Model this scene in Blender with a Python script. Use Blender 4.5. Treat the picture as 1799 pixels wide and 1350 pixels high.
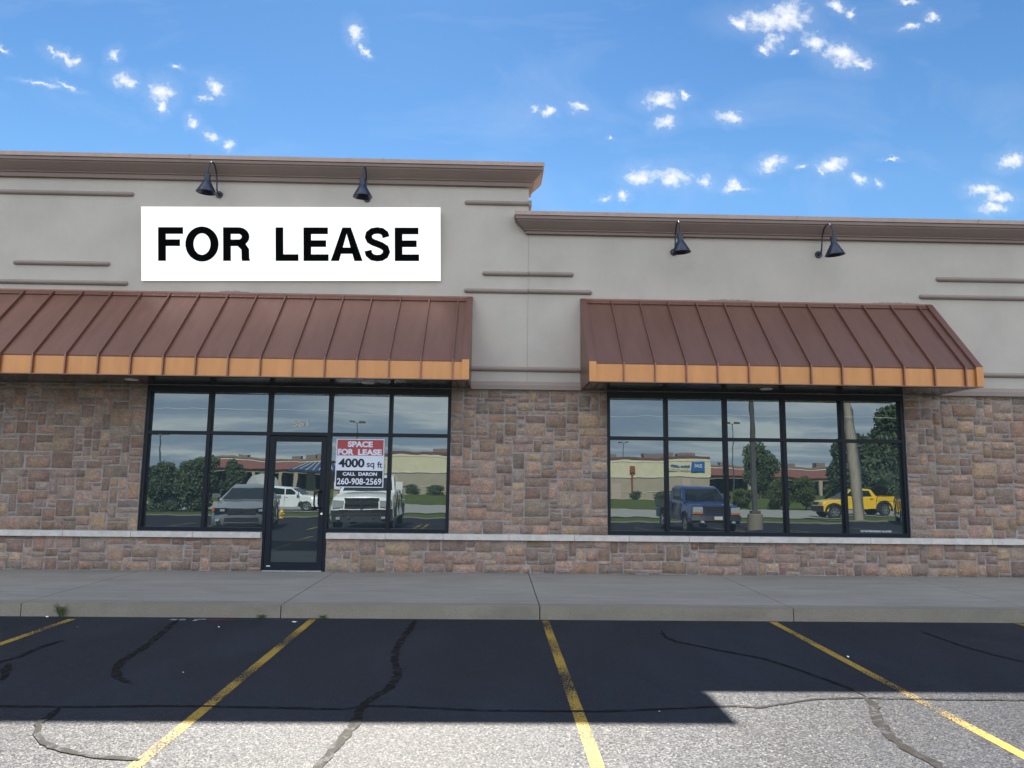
import bpy, bmesh, math, random
from mathutils import Vector, Matrix
R = math.radians
rnd = random.Random(7)
for o in list(bpy.data.objects):
    bpy.data.objects.remove(o)
S = bpy.context.scene
COL = S.collection

# ------------------------------------------------------------------ camera
cam = bpy.data.cameras.new('camera'); co = bpy.data.objects.new('camera', cam); COL.objects.link(co); S.camera = co
cam.sensor_width = 36; cam.lens = 36*1248/1799; cam.clip_start = .05; cam.clip_end = 6000
yaw, pitch, roll = .0234, .125, .0115
f = Vector((math.sin(yaw)*math.cos(pitch), math.cos(yaw)*math.cos(pitch), math.sin(pitch)))
r0 = Vector((math.cos(yaw), -math.sin(yaw), 0)); u0 = r0.cross(f)
rr = math.cos(roll)*r0+math.sin(roll)*u0; uu = math.cos(roll)*u0-math.sin(roll)*r0
co.matrix_world = Matrix(((rr.x, uu.x, -f.x, 0), (rr.y, uu.y, -f.y, -11.6024), (rr.z, uu.z, -f.z, 1.7348), (0, 0, 0, 1)))

# ------------------------------------------------------------------ node helpers
def lin(c):
    return tuple(((v/255)/12.92 if v/255 <= .04045 else ((v/255+.055)/1.055)**2.4) for v in c)+(1,)
class NB:
    def __init__(s, nt): s.t = nt; s.n = nt.nodes; s.l = nt.links
    def a(s, ty, ins=None, **kw):
        n = s.n.new(ty)
        for k, v in kw.items(): setattr(n, k, v)
        for k, v in (ins or {}).items():
            if isinstance(v, bpy.types.NodeSocket): s.l.new(v, n.inputs[k])
            else: n.inputs[k].default_value = v
        return n
    def m(s, op, a, b=0.0, c=None, clamp=False):
        n = s.n.new('ShaderNodeMath'); n.operation = op; n.use_clamp = clamp
        for i, v in enumerate((a, b) if c is None else (a, b, c)):
            if isinstance(v, bpy.types.NodeSocket): s.l.new(v, n.inputs[i])
            else: n.inputs[i].default_value = v
        return n.outputs[0]
    def mix(s, fac, a, b, blend='MIX'):
        n = s.n.new('ShaderNodeMix'); n.data_type = 'RGBA'; n.blend_type = blend
        for k, v in ((0, fac), (6, a), (7, b)):
            if isinstance(v, bpy.types.NodeSocket): s.l.new(v, n.inputs[k])
            else: n.inputs[k].default_value = v if k == 0 or len(v) == 4 else tuple(v)+(1,)
        return n.outputs[2]
    def ramp(s, fac, pts, interp='LINEAR'):
        n = s.n.new('ShaderNodeValToRGB'); s.l.new(fac, n.inputs[0]); cr = n.color_ramp; cr.interpolation = interp
        while len(cr.elements) < len(pts): cr.elements.new(.5)
        for e, (p, c) in zip(cr.elements, pts):
            e.position = p; e.color = (c, c, c, 1) if isinstance(c, (int, float)) else (tuple(c)+(1,))[:4]
        return n.outputs[0]
    def noise(s, vec, scale, detail=4, rough=.5, dist=0):
        n = s.a('ShaderNodeTexNoise', {'Scale': scale, 'Detail': detail, 'Roughness': rough, 'Distortion': dist})
        if vec is not None: s.l.new(vec, n.inputs['Vector'])
        return n.outputs['Fac']
    def mapping(s, vec, loc=(0, 0, 0), rot=(0, 0, 0), sc=(1, 1, 1), ty='POINT'):
        return s.a('ShaderNodeMapping', {'Vector': vec, 'Location': loc, 'Rotation': rot, 'Scale': sc}, vector_type=ty).outputs[0]
MATS = {}
def material(name):
    m = bpy.data.materials.new(name); m.use_nodes = True; nt = m.node_tree; nt.nodes.clear()
    b = NB(nt); out = nt.nodes.new('ShaderNodeOutputMaterial'); p = nt.nodes.new('ShaderNodeBsdfPrincipled')
    nt.links.new(p.outputs[0], out.inputs[0]); MATS[name] = m
    return m, b, p, out
def simple(name, col, rough=.6, metal=0., spec=.5, var=.12, scale=6., bump=0., bscale=60., coat=0., vs=(1, 1, 1)):
    m, b, p, o = material(name)
    g = b.a('ShaderNodeNewGeometry').outputs['Position']
    gv = b.mapping(g, sc=vs)
    n = b.noise(gv, scale, 6, .6)
    c = tuple(col)+(1,)
    dark = tuple(v*(1-var) for v in col)+(1,); lite = tuple(min(1, v*(1+var)) for v in col)+(1,)
    b.l.new(b.mix(b.ramp(n, [(.3, 0), (.7, 1)]), dark, lite), p.inputs['Base Color'])
    p.inputs['Roughness'].default_value = rough; p.inputs['Metallic'].default_value = metal
    p.inputs['Specular IOR Level'].default_value = spec; p.inputs['Coat Weight'].default_value = coat
    p.inputs['Coat Roughness'].default_value = .03
    if bump:
        bn = b.a('ShaderNodeBump', {'Strength': bump, 'Distance': .01, 'Height': b.noise(g, bscale, 5, .6)})
        b.l.new(bn.outputs[0], p.inputs['Normal'])
    return m

# ------------------------------------------------------------------ world: sky with small cumulus ahead, thin stratus behind
SUNV = Vector((-.98, 6.15, 6.92)).normalized()
sun_el = math.asin(SUNV.z); sun_az = math.atan2(SUNV.x, SUNV.y)
W = bpy.data.worlds.new('World'); S.world = W; W.use_nodes = True; W.node_tree.nodes.clear(); b = NB(W.node_tree)
SKY_STR = .05
sky = b.a('ShaderNodeTexSky', sky_type='NISHITA', sun_disc=False, sun_elevation=sun_el, sun_rotation=sun_az % (2*math.pi), air_density=1.0, dust_density=.1, ozone_density=2.2)
tc = b.a('ShaderNodeTexCoord').outputs['Generated']
xyz = b.a('ShaderNodeSeparateXYZ', {0: tc})
X, Y, Z = xyz.outputs
ysafe = b.m('MAXIMUM', Y, .05)
uvn = b.a('ShaderNodeCombineXYZ', {0: b.m('DIVIDE', X, ysafe), 1: b.m('DIVIDE', Z, ysafe), 2: 0.0}).outputs[0]
dn = b.a('ShaderNodeTexNoise', {'Vector': uvn, 'Scale': 42., 'Detail': 7., 'Roughness': .68})
dv = b.a('ShaderNodeVectorMath', {0: dn.outputs['Color'], 1: (.5, .5, .5)}, operation='SUBTRACT').outputs[0]
dv = b.a('ShaderNodeVectorMath', {0: dv, 'Scale': .034}, operation='SCALE').outputs[0]
uvd = b.a('ShaderNodeVectorMath', {0: uvn, 1: dv}, operation='ADD').outputs[0]
CL=[(-0.6453,0.6020,0.0216,0.0075,-25),(-0.6636,0.6114,0.0100,0.0041,-40),(-0.6308,0.5978,0.0100,0.0066,0),(-0.7362,0.6157,0.0099,0.0033,-40),(-0.6772,0.5617,0.0247,0.0041,-10),(-0.6372,0.5582,0.0198,0.0033,-25),(-0.5734,0.6084,0.0083,0.0083,0),(-0.5553,0.5693,0.0166,0.0116,-20),(-0.5431,0.5624,0.0083,0.0083,0),(-0.4990,0.5502,0.0183,0.0166,-40),(-0.4942,0.5298,0.0066,0.0116,0),(-0.4820,0.5928,0.0083,0.0033,-15),(-0.4198,0.5620,0.0158,0.0108,-35),(-0.4353,0.5446,0.0091,0.0058,0),(-0.4513,0.5095,0.0091,0.0083,-30),(-0.4232,0.4855,0.0116,0.0058,-30),(-0.3959,0.4721,0.0083,0.0066,-50),(-0.2194,0.6527,0.0094,0.0170,15),(-0.2039,0.6275,0.0119,0.0042,-45),(0.4097,0.6908,0.0546,0.0194,0),(0.4409,0.7011,0.0335,0.0229,0),(0.3657,0.6877,0.0176,0.0132,0),(0.4191,0.6593,0.0175,0.0123,30),(0.3994,0.6439,0.0087,0.0070,0),(0.4787,0.6572,0.0193,0.0158,-30),(0.5218,0.6379,0.0334,0.0193,-20),(0.5492,0.6238,0.0193,0.0070,0),(0.4465,0.6414,0.0079,0.0044,0),(0.5140,0.7183,0.0177,0.0089,-20),(0.5383,0.7067,0.0071,0.0089,0),(0.6283,0.7292,0.0161,0.0054,0),(0.6303,0.6876,0.0160,0.0062,10),(0.6652,0.7056,0.0107,0.0089,0),(0.2430,0.5590,0.0258,0.0120,10),(0.2785,0.5681,0.0052,0.0060,0),(0.2476,0.5221,0.0171,0.0111,20),(0.0531,0.5389,0.0077,0.0043,0),(0.0727,0.5376,0.0136,0.0068,-20),(0.1187,0.5441,0.0137,0.0077,-20),(0.3483,0.5344,0.0224,0.0086,0),(0.2099,0.4384,0.0220,0.0135,0),(0.2565,0.4376,0.0288,0.0110,-5),(0.3056,0.4316,0.0119,0.0110,-30),(0.3497,0.4282,0.0111,0.0094,0),(0.3495,0.4220,0.0204,0.0051,0),(0.1565,0.4030,0.0101,0.0050,0),(0.1859,0.4071,0.0076,0.0059,0),(0.4054,0.4622,0.0223,0.0094,10),(0.4515,0.4597,0.0086,0.0043,0),(0.4989,0.4626,0.0215,0.0112,15),(0.4829,0.4506,0.0069,0.0052,0),(0.5373,0.4394,0.0112,0.0077,-30),(0.5671,0.4347,0.0077,0.0052,0),(0.5890,0.4718,0.0121,0.0026,-5),(0.7723,0.4759,0.0227,0.0122,15),(0.7253,0.4275,0.0225,0.0104,0),(0.7478,0.4165,0.0260,0.0078,0),(0.7380,0.4012,0.0225,0.0086,5),(0.1637,0.4950,0.0051,0.0026,0)]
acc = None
for (cu, cv, ca, cb, ang) in CL:
    mp = b.mapping(uvd, loc=(cu, cv, 0), rot=(0, 0, R(ang)), sc=(ca*1.34, cb*1.34, 1), ty='TEXTURE')
    ln = b.a('ShaderNodeVectorMath', {0: mp}, operation='LENGTH').outputs['Value']
    acc = ln if acc is None else b.m('MINIMUM', acc, ln)
det = b.noise(uvn, 75., 7, .6)
dens = b.m('ADD', b.m('SUBTRACT', 1.05, acc), b.m('MULTIPLY', b.m('SUBTRACT', det, .5), 1.5))
dens = b.a('ShaderNodeMapRange', {'Value': dens, 'From Min': 0., 'From Max': 1.15}, interpolation_type='SMOOTHSTEP').outputs[0]
halo = b.a('ShaderNodeMapRange', {'Value': b.m('SUBTRACT', 2.0, acc), 'From Min': 0., 'From Max': 1.6}, interpolation_type='SMOOTHSTEP').outputs[0]
wisp = b.m('MULTIPLY', b.noise(b.mapping(uvn, rot=(0, 0, .5), sc=(3, 7, 1)), 1.0, 6, .6, .6), 1.0)
wisp = b.a('ShaderNodeMapRange', {'Value': wisp, 'From Min': .5, 'From Max': .85, 'To Max': .16}).outputs[0]
frontm = b.a('ShaderNodeMapRange', {'Value': Y, 'From Min': .05, 'From Max': .15}).outputs[0]
dens = b.m('MULTIPLY', b.m('MAXIMUM', dens, b.m('MAXIMUM', b.m('MULTIPLY', halo, .11), wisp)), frontm)
# behind the camera: broad grey-blue stratus banks with a few bright breaks
zs = b.m('ADD', b.m('MAXIMUM', Z, 0.), .12)
pv = b.a('ShaderNodeCombineXYZ', {0: b.m('DIVIDE', X, zs), 1: b.m('DIVIDE', Y, zs), 2: 0.0}).outputs[0]
bk = b.noise(b.mapping(pv, loc=(3.1, 1.7, 0), sc=(.55, .9, 1)), 1.3, 7, .55, .5)
backm = b.a('ShaderNodeMapRange', {'Value': Y, 'From Min': .05, 'From Max': -.15}).outputs[0]
skyc = b.a('ShaderNodeMix', {0: .0}, data_type='RGBA')
tintz = b.mix(b.a('ShaderNodeMapRange', {'Value': Z, 'From Min': .36, 'From Max': .56}).outputs[0], (.49, .70, .80, 1), (.36, .59, .745, 1))
skytint = b.mix(1.0, sky.outputs[0], tintz, 'MULTIPLY')
grey = (5.8, 7.3, 10.0, 1); white = (17.5, 17.5, 17., 1)
backcol = b.mix(b.ramp(bk, [(.35, 0), (.46, .08), (.54, .42), (.63, 1)]), grey, white)
hz = b.a('ShaderNodeMapRange', {'Value': Z, 'From Min': 0., 'From Max': .55}).outputs[0]
backcol = b.mix(hz, b.mix(.35, backcol, (7.6, 8.8, 10.6, 1)), backcol)
base = b.mix(b.m('MULTIPLY', backm, .82), skytint, backcol)
cloudc = b.mix(b.noise(uvn, 60., 4, .5), (4.9, 5.2, 5.7, 1), (6.2, 6.2, 6.2, 1))
fin = b.mix(dens, base, cloudc)
bg = b.a('ShaderNodeBackground', {'Color': fin, 'Strength': SKY_STR})
wo = b.a('ShaderNodeOutputWorld'); b.l.new(bg.outputs[0], wo.inputs[0])

# ------------------------------------------------------------------ sun
sl = bpy.data.lights.new('sun', 'SUN'); sl.energy = 5.0; sl.angle = R(.53); sl.color = (1, .95, .87)
so = bpy.data.objects.new('sun', sl); COL.objects.link(so)
so.rotation_euler = SUNV.to_track_quat('Z', 'Y').to_euler(); so.location = (0, 0, 30)
S.view_settings.view_transform = 'Standard'; S.view_settings.look = 'None'; S.view_settings.gamma = 1
S.view_settings.exposure = 1.85
S.render.engine = 'CYCLES'; S.render.resolution_x = 1024; S.render.resolution_y = 768

# ------------------------------------------------------------------ mesh helpers
def link(name, me, mat=None, parent=None, label=None, cat=None, group=None, kind=None, smooth=None):
    o = bpy.data.objects.new(name, me); COL.objects.link(o)
    if mat is not None and me is not None:
        for m_ in (mat if isinstance(mat, (list, tuple)) else [mat]): me.materials.append(MATS[m_] if isinstance(m_, str) else m_)
    if parent is not None: o.parent = parent
    if label: o['label'] = label
    if cat: o['category'] = cat
    if group: o['group'] = group
    if kind: o['kind'] = kind
    return o
def empty(name, loc, label, cat, group=None, rz=0):
    o = link(name, None, label=label, cat=cat, group=group); o.location = loc; o.rotation_euler = (0, 0, rz); o.empty_display_size = .2
    return o
def finish(bm, name, mat, parent=None, smooth=None, bevel=0, **kw):
    if bevel:
        bmesh.ops.bevel(bm, geom=[e for e in bm.edges if e.is_manifold and e.calc_face_angle(0) > .5], offset=bevel, segments=2, profile=.5, affect='EDGES', clamp_overlap=True)
    bmesh.ops.recalc_face_normals(bm, faces=bm.faces)
    if smooth is not None:
        for fc in bm.faces: fc.smooth = True
        for e in bm.edges:
            if len(e.link_faces) == 2 and e.calc_face_angle(0) > R(smooth): e.smooth = False
    me = bpy.data.meshes.new(name); bm.to_mesh(me); bm.free()
    return link(name, me, mat, parent, **kw)
def box(bm, x0, x1, y0, y1, z0, z1, mi=0):
    vs = [bm.verts.new((x, y, z)) for x in (x0, x1) for y in (y0, y1) for z in (z0, z1)]
    fs = []
    for q in ((0, 1, 3, 2), (4, 6, 7, 5), (0, 4, 5, 1), (2, 3, 7, 6), (0, 2, 6, 4), (1, 5, 7, 3)):
        fc = bm.faces.new([vs[i] for i in q]); fc.material_index = mi; fs.append(fc)
    return vs
def cyl(bm, p0, p1, r0, r1=None, n=16, cap=True):
    p0 = Vector(p0); p1 = Vector(p1); r1 = r0 if r1 is None else r1
    d = (p1-p0).normalized(); a = d.orthogonal().normalized(); c = d.cross(a)
    A = [bm.verts.new(p0+(a*math.cos(t)+c*math.sin(t))*r0) for t in [2*math.pi*i/n for i in range(n)]]
    B = [bm.verts.new(p1+(a*math.cos(t)+c*math.sin(t))*r1) for t in [2*math.pi*i/n for i in range(n)]]
    for i in range(n): bm.faces.new((A[i], A[(i+1) % n], B[(i+1) % n], B[i]))
    if cap: bm.faces.new(A[::-1]); bm.faces.new(B)
def tube(bm, pts, r, n=10):
    pts = [Vector(p) for p in pts]; rings = []
    up = None
    for i, p in enumerate(pts):
        d = (pts[min(i+1, len(pts)-1)]-pts[max(i-1, 0)]).normalized()
        a = d.orthogonal().normalized() if up is None else (up-d*up.dot(d)).normalized()
        up = a; c = d.cross(a); q = r[i] if isinstance(r, (list, tuple)) else r
        rings.append([bm.verts.new(p+(a*math.cos(t)+c*math.sin(t))*q) for t in [2*math.pi*k/n for k in range(n)]])
    for A, B in zip(rings, rings[1:]):
        for i in range(n): bm.faces.new((A[i], A[(i+1) % n], B[(i+1) % n], B[i]))
    bm.faces.new(rings[0][::-1]); bm.faces.new(rings[-1])
def lathe(bm, prof, cx=0, cy=0, n=24):
    rings = []
    for (r, z) in prof:
        rings.append([bm.verts.new((cx+r*math.cos(2*math.pi*k/n), cy+r*math.sin(2*math.pi*k/n), z)) for k in range(n)] if r > 1e-5 else [bm.verts.new((cx, cy, z))])
    for A, B in zip(rings, rings[1:]):
        for i in range(n):
            a0 = A[i % len(A)]; a1 = A[(i+1) % len(A)]; b0 = B[i % len(B)]; b1 = B[(i+1) % len(B)]
            q = []
            for v in (a0, a1, b1, b0):
                if v not in q: q.append(v)
            if len(q) > 2: bm.faces.new(q)
def sweep(bm, path, prof, endcaps=True):
    """path: xy points, outward side = right of travel; prof: (offset, z), open polyline"""
    P = [Vector(p) for p in path]; rings = []
    for i, p in enumerate(P):
        ds = []
        if i > 0: ds.append((P[i]-P[i-1]).normalized())
        if i < len(P)-1: ds.append((P[i+1]-P[i]).normalized())
        ns = [Vector((d.y, -d.x)) for d in ds]
        n = ns[0] if len(ns) == 1 else (ns[0]+ns[1])/(1+ns[0].dot(ns[1]))
        rings.append([bm.verts.new((p.x+n.x*o, p.y+n.y*o, z)) for o, z in prof])
    for A, B in zip(rings, rings[1:]):
        for i in range(len(prof)-1): bm.faces.new((A[i], B[i], B[i+1], A[i+1]))
    if endcaps:
        bm.faces.new(rings[0]); bm.faces.new(rings[-1][::-1])
def ribbon(bm, pts, w, z, jit=0.0, zf=None):
    P = []
    for i in range(len(pts)-1):
        a = Vector(pts[i]); c = Vector(pts[i+1]); k = max(1, int((c-a).length/(.05 if jit > .1 else .12)))
        for j in range(k): P.append(a.lerp(c, j/k))
    P.append(Vector(pts[-1])); L = []; Rr = []
    for i, p in enumerate(P):
        d = (P[min(i+1, len(P)-1)]-P[max(i-1, 0)]).normalized(); n = Vector((-d.y, d.x))
        h = w/2*(1+rnd.uniform(-jit, jit)); s = rnd.uniform(-jit, jit)*w*.4
        tp = min(1, .35+min(i, len(P)-1-i)*.3) if jit > .1 else 1
        zz = z+(zf(p.y) if zf else 0)
        L.append(bm.verts.new((p.x+n.x*(h*tp+s), p.y+n.y*(h*tp+s), zz))); Rr.append(bm.verts.new((p.x-n.x*(h*tp-s), p.y-n.y*(h*tp-s), zz)))
    for i in range(len(P)-1): bm.faces.new((L[i], L[i+1], Rr[i+1], Rr[i]))
def text(s, x0, x1, z0, z1, y, mat, parent, name='lettering', bold=0.02, depth=.002, flip=False, space=1.0):
    cu = bpy.data.curves.new('t', 'FONT'); cu.body = s; cu.extrude = depth; cu.offset = bold; cu.space_character = space
    o = bpy.data.objects.new('t', cu); COL.objects.link(o)
    dg = bpy.context.evaluated_depsgraph_get(); dg.update()
    me = bpy.data.meshes.new_from_object(o.evaluated_get(dg)); bpy.data.objects.remove(o)
    xs = [v.co.x for v in me.vertices]; ys = [v.co.y for v in me.vertices]
    ax, bx, ay, by = min(xs), max(xs), min(ys), max(ys)
    for v in me.vertices:
        t = (v.co.x-ax)/(bx-ax)
        if flip: t = 1-t
        v.co = (x0+t*(x1-x0), y-(v.co.z if True else 0), z0+(v.co.y-ay)/(by-ay)*(z1-z0))
    me.materials.clear(); me.update()
    return link(name, me, mat, parent)

# ------------------------------------------------------------------ materials
def mat_stucco(name, col, stain=.17):
    m, b, p, o = material(name)
    g = b.a('ShaderNodeNewGeometry').outputs['Position']
    n1 = b.noise(g, .9, 5, .6); n2 = b.noise(g, 14., 5, .6); n3 = b.noise(b.mapping(g, sc=(7, 7, .5)), 1.2, 5, .7)
    c = b.mix(b.ramp(n1, [(.3, 0), (.7, 1)]), tuple(v*(1-stain*.7) for v in col), tuple(v*(1+stain*.4) for v in col))
    c = b.mix(b.m('MULTIPLY', b.ramp(n3, [(.54, 0), (.78, 1)]), .12), c, tuple(v*.62 for v in col))
    c = b.mix(b.m('MULTIPLY', b.ramp(n2, [(.35, 0), (.65, 1)]), .10), c, tuple(v*.8 for v in col))
    b.l.new(c, p.inputs['Base Color']); p.inputs['Roughness'].default_value = .85; p.inputs['Specular IOR Level'].default_value = .25
    h = b.m('ADD', b.noise(g, 220., 4, .7), b.m('MULTIPLY', b.noise(g, 12., 4, .6), 1.2))
    bn = b.a('ShaderNodeBump', {'Strength': .35, 'Distance': .006, 'Height': h}); b.l.new(bn.outputs[0], p.inputs['Normal'])
    return m
mat_stucco('stucco', (.45, .402, .352))
mat_stucco('trim_grey', (.275, .225, .195), .15); mat_stucco('cornice_brown', (.225, .17, .148), .15)
def mat_stone():
    m, b, p, o = material('stone')
    g = b.a('ShaderNodeNewGeometry').outputs['Position']
    at = b.a('ShaderNodeAttribute', attribute_name='Col')
    off = b.a('ShaderNodeVectorMath', {0: at.outputs['Color'], 1: (53., 91., 37.)}, operation='MULTIPLY').outputs[0]
    v = b.a('ShaderNodeVectorMath', {0: g, 1: off}, operation='ADD').outputs[0]
    n1 = b.noise(v, 7., 6, .65, .4); n2 = b.noise(v, 38., 5, .7)
    c = b.mix(b.ramp(n1, [(.3, 0), (.5, .5), (.72, 1)]), b.mix(1.0, at.outputs['Color'], (.68, .70, .74, 1), 'MULTIPLY'), b.mix(1.0, at.outputs['Color'], (1.25, 1.16, 1.05, 1), 'MULTIPLY'))
    c = b.mix(b.m('MULTIPLY', b.ramp(n2, [(.4, 1), (.58, 0)]), .42), c, (.12, .10, .09, 1))
    c = b.mix(b.m('MULTIPLY', b.ramp(b.noise(v, 3., 3, .5), [(.58, 0), (.75, 1)]), .35), c, (.33, .31, .29, 1))
    b.l.new(c, p.inputs['Base Color']); p.inputs['Roughness'].default_value = .88; p.inputs['Specular IOR Level'].default_value = .25
    h = b.m('ADD', b.m('MULTIPLY', n1, 1.), b.m('MULTIPLY', n2, .9))
    bn = b.a('ShaderNodeBump', {'Strength': 1., 'Distance': .045, 'Height': h}); b.l.new(bn.outputs[0], p.inputs['Normal'])
mat_stone()
simple('mortar', (.28, .26, .245), .9, var=.25, scale=12, bump=.5, bscale=90)
simple('sill_stone', (.53, .50, .46), .8, var=.14, scale=9, bump=.4, bscale=50)
def mat_concrete(name, col, rough=.75):
    m, b, p, o = material(name)
    g = b.a('ShaderNodeNewGeometry').outputs['Position']
    n1 = b.noise(b.mapping(g, sc=(.8, 2.2, 1)), 1.1, 6, .65, .4); n2 = b.noise(g, 60., 4, .7); n3 = b.noise(b.mapping(g, sc=(.35, 5, 1)), 1.6, 6, .7)
    c = b.mix(b.ramp(n1, [(.3, 0), (.7, 1)]), tuple(v*.80 for v in col), tuple(v*1.08 for v in col))
    c = b.mix(b.m('MULTIPLY', b.ramp(n3, [(.53, 0), (.72, 1)]), .55), c, tuple(v*.5 for v in col))
    c = b.mix(b.m('MULTIPLY', b.ramp(n2, [(.42, 1), (.55, 0)]), .25), c, tuple(v*.45 for v in col))
    b.l.new(c, p.inputs['Base Color']); p.inputs['Roughness'].default_value = rough; p.inputs['Specular IOR Level'].default_value = .35
    bn = b.a('ShaderNodeBump', {'Strength': .4, 'Distance': .004, 'Height': b.m('ADD', n2, b.noise(g, 240., 3, .7))}); b.l.new(bn.outputs[0], p.inputs['Normal'])
mat_concrete('sidewalk_concrete', (.295, .275, .245)); mat_concrete('kerb_concrete', (.25, .22, .175)); mat_concrete('road_concrete', (.36, .35, .32))
def asphalt_core(b, g):
    """returns colour, roughness, normal"""
    vor = b.a('ShaderNodeTexVoronoi', {'Vector': g, 'Scale': 150., 'Randomness': 1.}, feature='F1')
    vor2 = b.a('ShaderNodeTexVoronoi', {'Vector': g, 'Scale': 82., 'Randomness': 1.}, feature='F1')
    cell = b.a('ShaderNodeSeparateColor', {0: vor.outputs['Color']}).outputs[0]
    cell2 = b.a('ShaderNodeSeparateColor', {0: vor2.outputs['Color']}).outputs[1]
    big = b.noise(b.mapping(g, rot=(0, 0, .5), sc=(.7, .35, 1)), 1.3, 5, .6, .6)
    c = b.mix(b.ramp(cell, [(.60, 0), (.95, 1)]), (.001, .003, .011, 1), (.020, .024, .034, 1))
    c = b.mix(b.m('MULTIPLY', b.ramp(cell2, [(.25, 1), (.4, 0)]), .7), c, (.004, .005, .007, 1))
    c = b.mix(b.m('MULTIPLY', b.ramp(big, [(.47, 0), (.72, 1)]), .60), c, (.016, .021, .033, 1))
    nv = b.a('ShaderNodeVectorMath', {0: vor.outputs['Color'], 1: (.5, .5, .5)}, operation='SUBTRACT').outputs[0]
    nv2 = b.a('ShaderNodeVectorMath', {0: vor2.outputs['Color'], 1: (.5, .5, .5)}, operation='SUBTRACT').outputs[0]
    nv = b.a('ShaderNodeVectorMath', {0: nv, 1: (.52, .52, .0)}, operation='MULTIPLY').outputs[0]
    nv2 = b.a('ShaderNodeVectorMath', {0: nv2, 1: (.40, .40, .0)}, operation='MULTIPLY').outputs[0]
    gn = b.a('ShaderNodeNewGeometry').outputs['Normal']
    nn = b.a('ShaderNodeVectorMath', {0: b.a('ShaderNodeVectorMath', {0: nv, 1: nv2}, operation='ADD').outputs[0], 1: gn}, operation='ADD').outputs[0]
    nn = b.a('ShaderNodeVectorMath', {0: nn}, operation='NORMALIZE').outputs[0]
    rough = b.m('ADD', .55, b.m('MULTIPLY', cell2, .12))
    return c, rough, nn
def matte_gloss(b, p, o, c, ro, nn, fac):
    # rough mineral surface: diffuse body with a broad, angle independent gloss
    d = b.a('ShaderNodeBsdfDiffuse', {'Color': c, 'Normal': nn}); gl = b.a('ShaderNodeBsdfGlossy', {'Color': (1, .985, .95, 1), 'Roughness': ro, 'Normal': nn})
    mx = b.a('ShaderNodeMixShader', {0: fac, 1: d.outputs[0], 2: gl.outputs[0]}); b.l.new(mx.outputs[0], o.inputs[0]); b.n.remove(p)
def mat_asphalt():
    m, b, p, o = material('asphalt')
    g = b.a('ShaderNodeNewGeometry').outputs['Position']
    c, ro, nn = asphalt_core(b, g)
    matte_gloss(b, p, o, c, ro, nn, .054)
mat_asphalt()
def mat_paint(name, col, worn=.5):
    m, b, p, o = material(name)
    g = b.a('ShaderNodeNewGeometry').outputs['Position']
    c, ro, nn = asphalt_core(b, g)
    patch = b.noise(g, 1.4, 3, .5); chips = b.noise(g, 75., 4, .7)
    k = b.m('ADD', b.m('MULTIPLY', b.m('SUBTRACT', patch, .5), 1.0), b.m('MULTIPLY', b.m('SUBTRACT', chips, .5), 1.5))
    mask = b.ramp(b.m('SUBTRACT', k, worn-1.0), [(.46, 1), (.54, 0)])
    mask = b.m('SUBTRACT', 1.0, mask) if False else mask
    y = b.mix(b.noise(g, 25., 4, .6), tuple(v*.75 for v in col), col)
    matte_gloss(b, p, o, b.mix(mask, c, y), b.mix(mask, ro, (.6, .6, .6, 1)), nn, .045)
mat_paint('yellow_paint', (.37, .235, .035), .535); mat_paint('white_paint', (.35, .36, .38), .52); mat_paint('red_paint', (.09, .02, .03), .50)
def mat_seal():
    m, b, p, o = material('crack_sealant')
    g = b.a('ShaderNodeNewGeometry').outputs['Position']; n = b.noise(g, 9., 6, .75, .6)
    c0, ro, nn = asphalt_core(b, g)
    c = b.mix(b.ramp(b.noise(g, 30., 4, .7), [(.35, 0), (.65, 1)]), (.0025, .0025, .0035, 1), (.014, .011, .008, 1))
    k = b.ramp(n, [(.50, 0), (.60, 1)])
    gn = b.a('ShaderNodeNewGeometry').outputs['Normal']
    sn = b.a('ShaderNodeBump', {'Strength': .6, 'Distance': .006, 'Height': b.noise(g, 140., 4, .7)}).outputs[0]
    nx_ = b.a('ShaderNodeMix', {0: k}, data_type='VECTOR'); b.l.new(sn, nx_.inputs[4]); b.l.new(nn, nx_.inputs[5])
    matte_gloss(b, p, o, b.mix(k, c, c0), b.mix(k, (.60, .60, .60, 1), ro), nx_.outputs[1], b.m('ADD', .024, b.m('MULTIPLY', k, .022)))
mat_seal()
def mat_glass():
    m, b, p, o = material('window_glass')
    p.inputs['Base Color'].default_value = (.022, .030, .036, 1); p.inputs['Roughness'].default_value = .5; p.inputs['Specular IOR Level'].default_value = 0
    g = b.a('ShaderNodeNewGeometry').outputs['Position']
    oi = b.a('ShaderNodeObjectInfo').outputs['Random']
    sh = b.a('ShaderNodeCombineXYZ', {0: b.m('MULTIPLY', oi, 37.), 1: 0., 2: b.m('MULTIPLY', oi, 19.)}).outputs[0]
    gv = b.a('ShaderNodeVectorMath', {0: g, 1: sh}, operation='ADD').outputs[0]
    bn = b.a('ShaderNodeBump', {'Strength': .5, 'Distance': .0016, 'Height': b.noise(gv, 1.6, 2, .4)})
    fr = b.a('ShaderNodeFresnel', {'IOR': 1.5}).outputs[0]
    gl = b.a('ShaderNodeBsdfGlossy', {'Color': (.86, .98, 1.0, 1), 'Roughness': .0}); b.l.new(bn.outputs[0], gl.inputs['Normal'])
    mx = b.a('ShaderNodeMixShader', {0: b.m('ADD', .105, b.m('MULTIPLY', fr, 1.0), clamp=True), 1: p.outputs[0], 2: gl.outputs[0]})
    b.l.new(mx.outputs[0], o.inputs[0])
mat_glass()
simple('frame_metal', (.006, .010, .018), .42, spec=.25, var=.1, scale=4)
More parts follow.
